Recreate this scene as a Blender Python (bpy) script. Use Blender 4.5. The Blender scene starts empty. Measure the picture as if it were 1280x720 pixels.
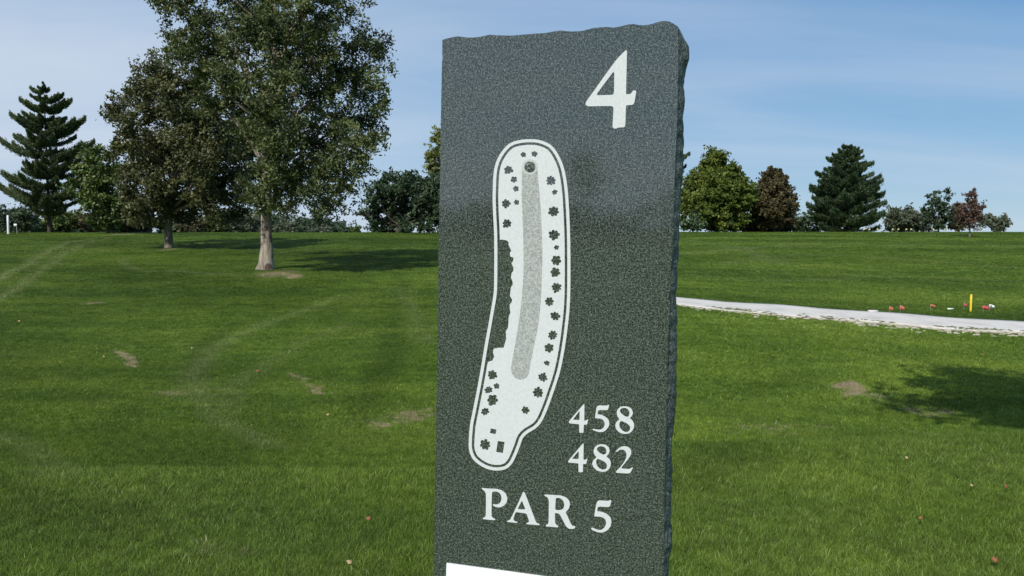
import bpy, math, random
import numpy as np
from mathutils import Vector, noise as mnoise

SC = bpy.context.scene
COL = SC.collection
R = math.radians
rng = np.random.default_rng(7)
random.seed(7)

# ---------------------------------------------------------------- camera
EYE = 1.55
PITCH = math.atan(0.072)
FPX = 1000.0
cam_d = bpy.data.cameras.new("camera")
cam = bpy.data.objects.new("camera", cam_d)
COL.objects.link(cam)
cam_d.sensor_width = 36.0
cam_d.lens = 36.0 * FPX / 1280.0
cam_d.clip_start = 0.05
cam_d.clip_end = 9000
cam.location = (0, 0, EYE)
cam.rotation_euler = (R(90) - PITCH, 0, 0)
SC.camera = cam

# ---------------------------------------------------------------- sun, sky, exposure
SUN_EL = R(45)
SUN_AZ = R(25)                       # shadows fall away from the camera and to the right
sh = Vector((math.sin(SUN_AZ) * math.cos(SUN_EL), math.cos(SUN_AZ) * math.cos(SUN_EL), -math.sin(SUN_EL)))
sun_d = bpy.data.lights.new("sun", 'SUN')
sun_d.energy = 4.4
sun_d.angle = R(0.5)
sun_d.color = (1.0, 0.955, 0.88)
sun = bpy.data.objects.new("sun", sun_d)
sun.rotation_euler = sh.to_track_quat('-Z', 'Y').to_euler()
COL.objects.link(sun)

W = bpy.data.worlds.new("World")
SC.world = W
W.use_nodes = True
nt = W.node_tree
nt.nodes.clear()
def N(tree, typ, **kw):
    n = tree.nodes.new(typ)
    for k, v in kw.items():
        if k.startswith('i_'):
            n.inputs[k[2:].replace('_', ' ')].default_value = v
        else:
            setattr(n, k, v)
    return n
sky = N(nt, 'ShaderNodeTexSky')
sky.sky_type = 'NISHITA'
sky.sun_disc = False
sky.sun_elevation = SUN_EL
sky.sun_rotation = R(180) + SUN_AZ    # sun stands behind the camera, a little to its left
sky.air_density = 1.0
sky.dust_density = 0.0
sky.altitude = 2200
sky.ozone_density = 2.5
# thin cirrus: stretched noise on a plane high above
tc = N(nt, 'ShaderNodeTexCoord')
sep = N(nt, 'ShaderNodeSeparateXYZ')
nt.links.new(tc.outputs['Generated'], sep.inputs[0])
zc = N(nt, 'ShaderNodeMath', operation='MAXIMUM'); zc.inputs[1].default_value = 0.0
nt.links.new(sep.outputs['Z'], zc.inputs[0])
za = N(nt, 'ShaderNodeMath', operation='ADD'); za.inputs[1].default_value = 0.13
nt.links.new(zc.outputs[0], za.inputs[0])
dx = N(nt, 'ShaderNodeMath', operation='DIVIDE'); dy = N(nt, 'ShaderNodeMath', operation='DIVIDE')
nt.links.new(sep.outputs['X'], dx.inputs[0]); nt.links.new(za.outputs[0], dx.inputs[1])
nt.links.new(sep.outputs['Y'], dy.inputs[0]); nt.links.new(za.outputs[0], dy.inputs[1])
cmb = N(nt, 'ShaderNodeCombineXYZ')
nt.links.new(dx.outputs[0], cmb.inputs['X']); nt.links.new(dy.outputs[0], cmb.inputs['Y'])
mp = N(nt, 'ShaderNodeMapping')
mp.inputs['Rotation'].default_value = (0, 0, R(-40))
mp.inputs['Scale'].default_value = (0.42, 1.0, 1)
mp.inputs['Location'].default_value = (0.35, 0.2, 0)
nt.links.new(cmb.outputs[0], mp.inputs[0])
n1 = N(nt, 'ShaderNodeTexNoise'); n1.inputs['Scale'].default_value = 0.8; n1.inputs['Detail'].default_value = 7
n1.inputs['Roughness'].default_value = 0.52; n1.inputs['Distortion'].default_value = 0.5
nt.links.new(mp.outputs[0], n1.inputs['Vector'])
# broad veil: heavier to the left (-X) of the view
veil = N(nt, 'ShaderNodeMapRange'); veil.inputs['From Min'].default_value = 0.34; veil.inputs['From Max'].default_value = -0.55
veil.inputs['To Min'].default_value = 0.0; veil.inputs['To Max'].default_value = 0.74
nt.links.new(sep.outputs['X'], veil.inputs['Value'])
cr = N(nt, 'ShaderNodeMapRange'); cr.inputs['From Min'].default_value = 0.44; cr.inputs['From Max'].default_value = 0.72
cr.inputs['To Min'].default_value = 0.0; cr.inputs['To Max'].default_value = 0.50
nt.links.new(n1.outputs['Fac'], cr.inputs['Value'])
ad = N(nt, 'ShaderNodeMath', operation='ADD', use_clamp=True)
nt.links.new(veil.outputs[0], ad.inputs[0]); nt.links.new(cr.outputs[0], ad.inputs[1])
mix = N(nt, 'ShaderNodeMix', data_type='RGBA')
mix.inputs['B'].default_value = (5.6, 6.6, 8.0, 1)
nt.links.new(ad.outputs[0], mix.inputs['Factor'])
grad = N(nt, 'ShaderNodeValToRGB')
el = grad.color_ramp.elements
for _ in range(4): el.new(0.5)
for e, (ps, c) in zip(el, [(0.0, (.47, .65, .80)), (0.10, (.300, .535, .790)), (0.20, (.200, .430, .740)), (0.32, (.145, .345, .66)), (0.6, (.11, .26, .55)), (1.0, (.08, .19, .46))]):
    e.position = ps; e.color = (*c, 1)
nt.links.new(zc.outputs[0], grad.inputs[0])
gs = N(nt, 'ShaderNodeVectorMath', operation='SCALE'); gs.inputs['Scale'].default_value = 9.0
nt.links.new(grad.outputs[0], gs.inputs[0])
air = N(nt, 'ShaderNodeMix', data_type='RGBA'); air.inputs['Factor'].default_value = 0.88
nt.links.new(sky.outputs[0], air.inputs['A']); nt.links.new(gs.outputs[0], air.inputs['B'])
nt.links.new(air.outputs['Result'], mix.inputs['A'])
bg = N(nt, 'ShaderNodeBackground'); bg.inputs['Strength'].default_value = 0.1
out = N(nt, 'ShaderNodeOutputWorld')
nt.links.new(mix.outputs['Result'], bg.inputs['Color'])
nt.links.new(bg.outputs[0], out.inputs[0])

SC.view_settings.view_transform = 'Standard'
SC.view_settings.look = 'None'
SC.view_settings.exposure = 0.0
SC.view_settings.gamma = 1.0

# ---------------------------------------------------------------- helpers
def ray(px, py):
    u = (px - 640) / FPX; v = (360 - py) / FPX
    c, s = math.cos(PITCH), math.sin(PITCH)
    return Vector((u, c + v * s, -s + v * c))
def at(px, py, Y):
    d = ray(px, py)
    return Vector((0, 0, EYE)) + d * (Y / d.y)

def tag(o, label=None, cat=None, group=None, kind=None):
    if label: o['label'] = label
    if cat: o['category'] = cat
    if group: o['group'] = group
    if kind: o['kind'] = kind
    return o
def empty(name, loc=(0, 0, 0), rz=0.0):
    o = bpy.data.objects.new(name, None)
    COL.objects.link(o)
    o.location = loc
    o.rotation_euler = (0, 0, rz)
    o.empty_display_size = 0.2
    return o
def link(name, me, mat=None, parent=None, loc=None):
    o = bpy.data.objects.new(name, me)
    if mat is not None and not me.materials:
        me.materials.append(mat)
    COL.objects.link(o)
    if parent is not None: o.parent = parent
    if loc is not None: o.location = loc
    return o
def mesh_np(name, V, F, tint=None, smooth=False, attrs=None):
    """F: (n,k) int array, all faces the same size"""
    V = np.asarray(V, dtype=np.float32); F = np.asarray(F, dtype=np.int32)
    me = bpy.data.meshes.new(name)
    me.vertices.add(len(V)); me.vertices.foreach_set('co', V.ravel())
    k = F.shape[1]
    me.loops.add(F.size); me.loops.foreach_set('vertex_index', F.ravel())
    me.polygons.add(len(F))
    me.polygons.foreach_set('loop_start', np.arange(0, F.size, k, dtype=np.int32))
    me.polygons.foreach_set('loop_total', np.full(len(F), k, dtype=np.int32))
    if smooth: me.polygons.foreach_set('use_smooth', np.ones(len(F), dtype=bool))
    at_ = dict(attrs or {})
    if tint is not None: at_['tint'] = tint
    for nm, arr in at_.items():
        a = me.attributes.new(nm, 'FLOAT', 'POINT'); a.data.foreach_set('value', np.asarray(arr, dtype=np.float32))
    me.update(calc_edges=True)
    me.validate()
    return me
def grid_faces(nr, nc, wrap=False):
    r = np.arange(nr - 1)[:, None]; c = np.arange(nc if wrap else nc - 1)[None, :]
    c2 = (c + 1) % nc
    a = r * nc + c; b = r * nc + c2; d = (r + 1) * nc + c; e = (r + 1) * nc + c2
    return np.stack([a, b, e, d], -1).reshape(-1, 4)
class Parts:
    """collect tubes / boxes and link them as one mesh"""
    def __init__(s): s.v = []; s.f = []; s.n = 0
    def add(s, V, F):
        s.v.append(np.asarray(V, float)); s.f.append(np.asarray(F) + s.n); s.n += len(V)
    def tube(s, pts, rad, sides=8, jitter=0.0, seed=0):
        pts = [Vector(p) for p in pts]; rs = np.random.default_rng(seed)
        V = []
        t = (pts[1] - pts[0]).normalized()
        ref = Vector((1, 0, 0)) if abs(t.x) < 0.8 else Vector((0, 1, 0))
        a = t.cross(ref).normalized()
        for i, p in enumerate(pts):
            t = (pts[min(i + 1, len(pts) - 1)] - pts[max(i - 1, 0)]).normalized()
            a = (a - t * a.dot(t)).normalized(); b = t.cross(a)
            for k in range(sides):
                th = 2 * math.pi * k / sides
                r = rad[i] * (1 + jitter * rs.uniform(-1, 1))
                V.append(tuple(p + a * (math.cos(th) * r) + b * (math.sin(th) * r)))
        n0 = len(V)
        F = grid_faces(len(pts), sides, wrap=True)
        V.append(tuple(pts[-1])); 
        cap = [[(len(pts) - 1) * sides + k, (len(pts) - 1) * sides + (k + 1) % sides, n0, n0] for k in range(sides)]
        # keep quads only: degenerate caps avoided by closing the last ring onto its centre
        F = np.vstack([F, np.array([[c[0], c[1], c[2], c[0]] for c in cap])]) if False else F
        for k in range(sides): pass
        s.add(V, F)
    def box(s, x0, x1, y0, y1, z0, z1):
        V = [(x, y, z) for z in (z0, z1) for y in (y0, y1) for x in (x0, x1)]
        F = [(0, 2, 3, 1), (4, 5, 7, 6), (0, 1, 5, 4), (2, 6, 7, 3), (0, 4, 6, 2), (1, 3, 7, 5)]
        s.add(V, F)
    def build(s, name, mat, parent=None, smooth=True, loc=None):
        me = mesh_np(name, np.vstack(s.v), np.vstack(s.f), smooth=smooth)
        return link(name, me, mat, parent, loc)

# ---------------------------------------------------------------- materials
def new_mat(name):
    m = bpy.data.materials.new(name); m.use_nodes = True
    t = m.node_tree
    return m, t, t.nodes['Principled BSDF']
def ramp(t, stops, fac=None):
    r = N(t, 'ShaderNodeValToRGB')
    e = r.color_ramp.elements
    while len(e) < len(stops): e.new(0.5)
    for i, (p, c) in enumerate(stops):
        e[i].position = p; e[i].color = (*c, 1)
    if fac is not None: t.links.new(fac, r.inputs[0])
    return r
def plain(name, col, rough=0.6, var=0.12, scale=20, metal=0.0):
    m, t, p = new_mat(name)
    tcn = N(t, 'ShaderNodeTexCoord')
    nz = N(t, 'ShaderNodeTexNoise'); nz.inputs['Scale'].default_value = scale; nz.inputs['Detail'].default_value = 4
    t.links.new(tcn.outputs['Object'], nz.inputs['Vector'])
    c = Vector(col)
    rp = ramp(t, [(0.3, tuple(c * (1 - var))), (0.7, tuple(c * (1 + var)))], nz.outputs['Fac'])
    t.links.new(rp.outputs[0], p.inputs['Base Color'])
    p.inputs['Roughness'].default_value = rough
    p.inputs['Metallic'].default_value = metal
    return m
def leaf_mat(name, dark, mid, light, trans=0.25, rough=0.55):
    m, t, p = new_mat(name)
    a = N(t, 'ShaderNodeAttribute', attribute_name='tint')
    rp = ramp(t, [(0.0, dark), (0.5, mid), (1.0, light)], a.outputs['Fac'])
    t.links.new(rp.outputs[0], p.inputs['Base Color'])
    p.inputs['Roughness'].default_value = rough
    p.inputs['Specular IOR Level'].default_value = 0.35
    tr = N(t, 'ShaderNodeBsdfTranslucent')
    t.links.new(rp.outputs[0], tr.inputs['Color'])
    mx = N(t, 'ShaderNodeMixShader'); mx.inputs[0].default_value = trans
    t.links.new(p.outputs[0], mx.inputs[1]); t.links.new(tr.outputs[0], mx.inputs[2])
    o = t.nodes['Material Output']
    t.links.new(mx.outputs[0], o.inputs[0])
    return m
def bark_mat(name, dark, light, scale=3.0, patch=None):
    m, t, p = new_mat(name)
    tcn = N(t, 'ShaderNodeTexCoord')
    mpn = N(t, 'ShaderNodeMapping'); mpn.inputs['Scale'].default_value = (1, 1, 0.22)
    t.links.new(tcn.outputs['Object'], mpn.inputs[0])
    nz = N(t, 'ShaderNodeTexNoise'); nz.inputs['Scale'].default_value = scale * 3; nz.inputs['Detail'].default_value = 7
    t.links.new(mpn.outputs[0], nz.inputs['Vector'])
    rp = ramp(t, [(0.35, dark), (0.62, light)], nz.outputs['Fac'])
    col = rp.outputs[0]
    if patch:
        n2 = N(t, 'ShaderNodeTexNoise'); n2.inputs['Scale'].default_value = 1.5; n2.inputs['Detail'].default_value = 4
        t.links.new(tcn.outputs['Object'], n2.inputs['Vector'])
        r2 = ramp(t, [(0.54, (0, 0, 0)), (0.6, (1, 1, 1))], n2.outputs['Fac'])
        mx = N(t, 'ShaderNodeMix', data_type='RGBA'); mx.inputs['B'].default_value = (*patch, 1)
        t.links.new(r2.outputs[0], mx.inputs['Factor']); t.links.new(col, mx.inputs['A'])
        col = mx.outputs['Result']
    t.links.new(col, p.inputs['Base Color'])
    bp = N(t, 'ShaderNodeBump'); bp.inputs['Strength'].default_value = 0.8; bp.inputs['Distance'].default_value = 0.04
    t.links.new(nz.outputs['Fac'], bp.inputs['Height']); t.links.new(bp.outputs[0], p.inputs['Normal'])
    p.inputs['Roughness'].default_value = 0.9
    return m

# grass colour: one node group for the ground sheet and the blades
def grass_group():
    g = bpy.data.node_groups.new('grass_colour', 'ShaderNodeTree')
    g.interface.new_socket('Dry', in_out='INPUT', socket_type='NodeSocketFloat')
    g.interface.new_socket('Track', in_out='INPUT', socket_type='NodeSocketFloat')
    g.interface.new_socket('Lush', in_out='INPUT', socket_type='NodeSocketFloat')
    g.interface.new_socket('Color', in_out='OUTPUT', socket_type='NodeSocketColor')
    gi = N(g, 'NodeGroupInput'); go = N(g, 'NodeGroupOutput')
    geo = N(g, 'ShaderNodeNewGeometry')
    def nz(scale, det=3, rough=0.5, stretch=None):
        v = geo.outputs['Position']
        if stretch:
            mpn = N(g, 'ShaderNodeMapping'); mpn.inputs['Scale'].default_value = stretch[0]; mpn.inputs['Rotation'].default_value = stretch[1]
            g.links.new(v, mpn.inputs[0]); v = mpn.outputs[0]
        n = N(g, 'ShaderNodeTexNoise'); n.inputs['Scale'].default_value = scale; n.inputs['Detail'].default_value = det
        n.inputs['Roughness'].default_value = rough
        g.links.new(v, n.inputs['Vector']); return n.outputs['Fac']
    big = nz(0.16, 5, 0.6)
    base = ramp(g, [(0.32, (0.106, 0.184, 0.023)), (0.5, (0.140, 0.232, 0.028)), (0.68, (0.182, 0.270, 0.037))], big)
    # blue-green and yellow-green clumps
    med = nz(1.1, 4, 0.6)
    r2 = ramp(g, [(0.38, (0.86, 0.90, 0.92)), (0.62, (1.12, 1.08, 1.04))], med)
    m1 = N(g, 'ShaderNodeMix', data_type='RGBA', blend_type='MULTIPLY'); m1.inputs['Factor'].default_value = 1.0
    g.links.new(base.outputs[0], m1.inputs['A']); g.links.new(r2.outputs[0], m1.inputs['B'])
    fine = nz(9, 3, 0.7)
    r3 = ramp(g, [(0.35, (0.72, 0.74, 0.72)), (0.65, (1.25, 1.22, 1.25))], fine)
    m2 = N(g, 'ShaderNodeMix', data_type='RGBA', blend_type='MULTIPLY'); m2.inputs['Factor'].default_value = 1.0
    g.links.new(m1.outputs['Result'], m2.inputs['A']); g.links.new(r3.outputs[0], m2.inputs['B'])
    # mowing bands
    band = nz(0.55, 2, 0.5, ((0.05, 1.0, 1.0), (0, 0, R(12))))
    r4 = ramp(g, [(0.42, (0.86, 0.9, 0.86)), (0.58, (1.13, 1.1, 1.1))], band)
    m3 = N(g, 'ShaderNodeMix', data_type='RGBA', blend_type='MULTIPLY'); m3.inputs['Factor'].default_value = 1.0
    g.links.new(m2.outputs['Result'], m3.inputs['A']); g.links.new(r4.outputs[0], m3.inputs['B'])
    # tracks and near bank, lighter
    m4 = N(g, 'ShaderNodeMix', data_type='RGBA'); m4.inputs['B'].default_value = (0.24, 0.29, 0.10, 1)
    ml = N(g, 'ShaderNodeMix', data_type='RGBA', blend_type='MULTIPLY'); ml.inputs['B'].default_value = (0.40, 0.46, 0.40, 1)  # darker mown grass and painted shade
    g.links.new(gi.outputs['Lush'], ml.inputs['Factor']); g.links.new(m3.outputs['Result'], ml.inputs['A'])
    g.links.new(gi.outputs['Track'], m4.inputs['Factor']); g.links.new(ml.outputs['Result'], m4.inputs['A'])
    # dry straw, broken up by noise
    dn = nz(7.0, 7, 0.8, ((0.7, 1.0, 1), (0, 0, 0)))
    sub = N(g, 'ShaderNodeMath', operation='ADD'); g.links.new(dn, sub.inputs[0]); g.links.new(gi.outputs['Dry'], sub.inputs[1])
    r5 = N(g, 'ShaderNodeMapRange'); r5.inputs['From Min'].default_value = 0.82; r5.inputs['From Max'].default_value = 1.04
    g.links.new(sub.outputs[0], r5.inputs['Value'])
    m5 = N(g, 'ShaderNodeMix', data_type='RGBA'); m5.inputs['B'].default_value = (0.36, 0.30, 0.17, 1)
    g.links.new(r5.outputs[0], m5.inputs['Factor']); g.links.new(m4.outputs['Result'], m5.inputs['A'])
    g.links.new(m5.outputs['Result'], go.inputs['Color'])
    return g
GG = grass_group()
def grass_mats():
    m, t, p = new_mat('lawn_ground')
    gn = N(t, 'ShaderNodeGroup'); gn.node_tree = GG
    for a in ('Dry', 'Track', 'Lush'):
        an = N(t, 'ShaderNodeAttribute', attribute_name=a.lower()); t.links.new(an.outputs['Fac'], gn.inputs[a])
    hs = N(t, 'ShaderNodeHueSaturation'); hs.inputs['Value'].default_value = 0.66
    t.links.new(gn.outputs[0], hs.inputs['Color'])
    # the sheet is soil and thatch seen between blades: speckle it
    geo = N(t, 'ShaderNodeNewGeometry')
    nf = N(t, 'ShaderNodeTexNoise'); nf.inputs['Scale'].default_value = 3.0; nf.inputs['Detail'].default_value = 9; nf.inputs['Roughness'].default_value = 0.75
    t.links.new(geo.outputs['Position'], nf.inputs['Vector'])
    rf = ramp(t, [(0.3, (0.55, 0.55, 0.5)), (0.7, (1.3, 1.3, 1.25))], nf.outputs['Fac'])
    mm = N(t, 'ShaderNodeMix', data_type='RGBA', blend_type='MULTIPLY'); mm.inputs['Factor'].default_value = 1.0
    t.links.new(hs.outputs[0], mm.inputs['A']); t.links.new(rf.outputs[0], mm.inputs['B'])
    t.links.new(mm.outputs['Result'], p.inputs['Base Color'])
    bp = N(t, 'ShaderNodeBump'); bp.inputs['Strength'].default_value = 0.7; bp.inputs['Distance'].default_value = 0.08
    t.links.new(nf.outputs['Fac'], bp.inputs['Height']); t.links.new(bp.outputs[0], p.inputs['Normal'])
    p.inputs['Roughness'].default_value = 0.95; p.inputs['Specular IOR Level'].default_value = 0.1
    b, t, p = new_mat('grass_blade')
    gn = N(t, 'ShaderNodeGroup'); gn.node_tree = GG
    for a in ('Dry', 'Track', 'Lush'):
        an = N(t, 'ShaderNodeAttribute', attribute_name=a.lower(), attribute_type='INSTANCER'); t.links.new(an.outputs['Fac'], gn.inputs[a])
    ti = N(t, 'ShaderNodeAttribute', attribute_name='tint')
    rt = ramp(t, [(0.0, (0.48, 0.54, 0.40)), (0.5, (1.0, 1.0, 1.0)), (0.9, (1.65, 1.42, 2.2)), (1.0, (2.6, 2.0, 5.0))], ti.outputs['Fac'])
    mm = N(t, 'ShaderNodeMix', data_type='RGBA', blend_type='MULTIPLY'); mm.inputs['Factor'].default_value = 1.0
    t.links.new(gn.outputs[0], mm.inputs['A']); t.links.new(rt.outputs[0], mm.inputs['B'])
    t.links.new(mm.outputs['Result'], p.inputs['Base Color'])
    p.inputs['Roughness'].default_value = 0.6; p.inputs['Specular IOR Level'].default_value = 0.14
    tr = N(t, 'ShaderNodeBsdfTranslucent'); t.links.new(mm.outputs['Result'], tr.inputs['Color'])
    mx = N(t, 'ShaderNodeMixShader'); mx.inputs[0].default_value = 0.3
    t.links.new(p.outputs[0], mx.inputs[1]); t.links.new(tr.outputs[0], mx.inputs[2])
    t.links.new(mx.outputs[0], t.nodes['Material Output'].inputs[0])
    return m, b
M_GROUND, M_BLADE = grass_mats()

def granite(name, polished=True):
    m, t, p = new_mat(name)
    tcn = N(t, 'ShaderNodeTexCoord')
    n1 = N(t, 'ShaderNodeTexNoise'); n1.inputs['Scale'].default_value = 380; n1.inputs['Detail'].default_value = 3; n1.inputs['Roughness'].default_value = 0.6
    n2 = N(t, 'ShaderNodeTexVoronoi'); n2.inputs['Scale'].default_value = 480
    n3 = N(t, 'ShaderNodeTexNoise'); n3.inputs['Scale'].default_value = 210; n3.inputs['Detail'].default_value = 2; n3.inputs['Distortion'].default_value = 0.6
    for n in (n1, n2, n3): t.links.new(tcn.outputs['Object'], n.inputs['Vector'])
    s = 1.0 if polished else 1.6
    a = ramp(t, [(0.35, (0.008 * s, 0.012 * s, 0.010 * s)), (0.50, (0.040 * s, 0.051 * s, 0.045 * s)), (0.64, (0.145 * s, 0.172 * s, 0.155 * s))], n1.outputs['Fac'])
    b = ramp(t, [(0.40, (0.55, 0.60, 0.58)), (0.60, (1.28, 1.28, 1.28))], n3.outputs['Fac'])
    m1 = N(t, 'ShaderNodeMix', data_type='RGBA', blend_type='MULTIPLY'); m1.inputs['Factor'].default_value = 1.0
    t.links.new(a.outputs[0], m1.inputs['A']); t.links.new(b.outputs[0], m1.inputs['B'])
    sepc = N(t, 'ShaderNodeSeparateColor'); t.links.new(n2.outputs['Color'], sepc.inputs[0])
    c = ramp(t, [(0.90, (0, 0, 0)), (0.93, (1, 1, 1))], sepc.outputs[0])
    m2 = N(t, 'ShaderNodeMix', data_type='RGBA'); m2.inputs['B'].default_value = (0.085 * s, 0.10 * s, 0.095 * s, 1)
    t.links.new(c.outputs[0], m2.inputs['Factor']); t.links.new(m1.outputs['Result'], m2.inputs['A'])
    t.links.new(m2.outputs['Result'], p.inputs['Base Color'])
    if polished:
        p.inputs['Roughness'].default_value = 0.06
        p.inputs['IOR'].default_value = 1.85
    else:
        p.inputs['Roughness'].default_value = 0.75
        nb = N(t, 'ShaderNodeTexNoise'); nb.inputs['Scale'].default_value = 60; nb.inputs['Detail'].default_value = 6
        t.links.new(tcn.outputs['Object'], nb.inputs['Vector'])
        bp = N(t, 'ShaderNodeBump'); bp.inputs['Strength'].default_value = 0.8; bp.inputs['Distance'].default_value = 0.006
        t.links.new(nb.outputs['Fac'], bp.inputs['Height']); t.links.new(bp.outputs[0], p.inputs['Normal'])
    return m
M_POL = granite('polished_granite', True)
M_ROUGH = granite('rock_pitched_granite', False)
def etched(name, lo, hi, scale=500):
    m, t, p = new_mat(name)
    tcn = N(t, 'ShaderNodeTexCoord')
    n1 = N(t, 'ShaderNodeTexNoise'); n1.inputs['Scale'].default_value = scale; n1.inputs['Detail'].default_value = 2
    t.links.new(tcn.outputs['Object'], n1.inputs['Vector'])
    a = ramp(t, [(0.35, lo), (0.65, hi)], n1.outputs['Fac'])
    t.links.new(a.outputs[0], p.inputs['Base Color'])
    p.inputs['Roughness'].default_value = 0.8; p.inputs['Specular IOR Level'].default_value = 0.2
    return m
M_WHITE = etched('etched_white', (0.56, 0.59, 0.595), (0.62, 0.65, 0.65), 220)
M_FAIR = etched('etched_grey_stipple', (0.25, 0.27, 0.262), (0.46, 0.48, 0.465), 420)
M_FRINGE = etched('etched_pale_grey', (0.44, 0.47, 0.46), (0.52, 0.55, 0.54), 300)
M_PLAQUE = plain('white_plaque', (0.86, 0.87, 0.88), 0.4, 0.01)
M_PATH = None

# ---------------------------------------------------------------- terrain height
prof = {
 -0.30: [(0.1,1.55),(3.6,1.55),(5.2,1.58),(6.8,2.22),(8,2.58),(12,3.04),(20,3.25),(30,3.12),(38,2.75),(45,2.25),(60,1.78),(70,1.42),(80,.96),(95,.42),(108,.28),(125,.45),(160,2.2),(300,8),(600,14),(6000,18)],
  0.15: [(0.1,1.55),(3.6,1.55),(5.8,1.56),(7.6,2.32),(12,2.56),(18,2.38),(23,2.13),(25,2.14),(32,2.1),(45,1.85),(60,1.4),(80,.78),(95,.36),(108,.22),(125,.4),(160,2.2),(300,8),(600,14),(6000,18)],
  0.66: [(0.1,1.55),(3.6,1.55),(6.2,1.56),(8.0,2.50),(12,2.86),(17,2.78),(21,2.70),(23.2,2.69),(27,2.68),(35,2.5),(50,1.85),(70,.98),(90,.40),(108,.22),(125,.4),(160,2.2),(300,8),(600,14),(6000,18)]}
LG = np.linspace(math.log(0.1), math.log(6000), 1400)
tabs = []
kern = np.hanning(17); kern /= kern.sum()
for k in sorted(prof):
    z, d = zip(*prof[k])
    q = np.interp(LG, np.log(z), d)
    q = np.convolve(np.pad(q, 8, mode='edge'), kern, mode='valid')
    tabs.append(q)
def hump(X, Y):
    return (0.5 * np.sin(X * 0.31 + 1.3) * np.cos(Y * 0.23 + 0.4) + 0.35 * np.sin(X * 0.73 + Y * 0.51) + 0.25 * np.sin(X * 1.7 - Y * 1.1 + 2))
def height(X, Y):
    X = np.asarray(X, float); Y = np.asarray(Y, float)
    Yc = np.maximum(Y, 0.11)
    l = np.log(Yc)
    a = np.clip(X / np.maximum(Y, 3.0), -0.75, 0.66)
    d0, d1, d2 = (np.interp(l, LG, t) for t in tabs)
    s1 = np.clip((a + 0.12) / 0.27, 0, 1); s1 = s1 * s1 * (3 - 2 * s1)
    s2 = np.clip((a - 0.15) / 0.51, 0, 1)
    d = d0 * (1 - s1) + d1 * s1
    d = d * (1 - s2) + d2 * s2
    rr = np.hypot(X, Y)
    amp = 0.05 * np.clip((rr - 5) / 12, 0, 1) * np.clip((140 - rr) / 60, 0, 1)
    far = np.clip((rr - 150) / 500, 0, 1) * np.where(Y < 0, 1, 0)
    return EYE - d + amp * hump(X, Y) - far * 0.0
def ground_at(px, py):
    d = ray(px, py)
    Y = np.exp(np.linspace(math.log(2.0), math.log(140), 6000))
    t = Y / d.y
    gap = EYE + d.z * t - height(d.x * t, Y)
    i = np.argmax(gap < 0)
    if gap[i] >= 0: i = len(Y) - 1
    y = Y[i]; x = d.x * y / d.y
    return Vector((x, y, float(height(x, y))))
def gz(x, y): return float(height(x, y))

# ---------------------------------------------------------------- the path: edges measured on the ground
far_px = [(600, 357), (700, 363), (848.6, 372.7), (977.5, 382), (1080.6, 390), (1183.8, 397.6), (1280, 403)]
near_px = [(600, 366), (700, 371.5), (848.6, 381.5), (926, 389.5), (987.8, 395.5), (1046, 399.5), (1132, 407), (1201, 412.5), (1280, 416)]
FE = np.array([ground_at(*p)[:2] for p in far_px]); NE = np.array([ground_at(*p)[:2] for p in near_px])
FE = FE[np.argsort(FE[:, 0])]; NE = NE[np.argsort(NE[:, 0])]
def ext(A):
    d = (A[-1] - A[-3]) / (A[-1, 0] - A[-3, 0])
    return np.vstack([A, A[-1] + d * 6, A[-1] + d * 40 + np.array([0, -3])])
FE = ext(FE); NE = ext(NE)
PX0 = 1.2                                        # the path stops here, behind the stone
def path_far(x): return np.interp(x, FE[:, 0], FE[:, 1])
def path_near(x): return np.interp(x, NE[:, 0], NE[:, 1])
def on_path(X, Y):
    return (X > PX0) & (Y > path_near(X)) & (Y < path_far(X))

# ---------------------------------------------------------------- worn places, tracks and painted shade
tracks = []
for pts, w, s in [
    ([(-60, 372), (0, 349), (34, 332), (60, 314), (86, 303), (125, 297)], 0.28, 0.75),
    ([(-60, 400), (0, 372), (26, 357), (56, 336), (82, 316), (107, 303), (140, 297)], 0.26, 0.6),
    ([(160, 322), (155, 328), (162, 335), (185, 339), (230, 340), (300, 345)], 0.28, 0.35),
    ([(250, 500), (238, 470), (262, 440), (300, 418), (350, 398), (395, 382), (425, 372)], 0.28, 0.35),
    ([(275, 520), (300, 475), (345, 450), (380, 425), (440, 405)], 0.25, 0.22),
    ([(340, 560), (300, 540), (268, 522), (250, 500)], 0.2, 0.3),
    ([(0, 545), (30, 558), (60, 580), (75, 600)], 0.2, 0.25),
    ([(500, 360), (520, 395), (535, 430)], 0.3, 0.25),
    ([(862, 300), (930, 312), (975, 330)], 0.6, 0.3),
    ([(900, 330), (1000, 318), (1110, 322), (1280, 336)], 0.5, 0.25),
    ([(870, 345), (960, 352), (1100, 345), (1280, 352)], 0.35, 0.22),
    ([(850, 318), (1000, 305), (1280, 309)], 0.8, 0.3)]:
    P = np.array([ground_at(*p)[:2] for p in pts])
    tracks.append((P, w, s))
darks = []  # dark mown bands, and shade patches painted into the grass colour
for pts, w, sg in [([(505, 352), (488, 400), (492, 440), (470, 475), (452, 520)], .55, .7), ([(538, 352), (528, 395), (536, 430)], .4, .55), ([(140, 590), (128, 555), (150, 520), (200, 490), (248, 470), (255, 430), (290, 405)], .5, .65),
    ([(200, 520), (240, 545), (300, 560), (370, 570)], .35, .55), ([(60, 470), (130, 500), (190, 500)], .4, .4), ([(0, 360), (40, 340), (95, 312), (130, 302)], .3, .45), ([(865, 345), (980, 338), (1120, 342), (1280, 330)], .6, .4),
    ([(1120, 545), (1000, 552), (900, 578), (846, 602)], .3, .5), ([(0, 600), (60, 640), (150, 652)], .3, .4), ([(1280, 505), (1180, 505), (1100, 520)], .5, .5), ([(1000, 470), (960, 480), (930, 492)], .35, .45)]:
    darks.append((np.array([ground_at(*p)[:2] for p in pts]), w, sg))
drys = []
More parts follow.
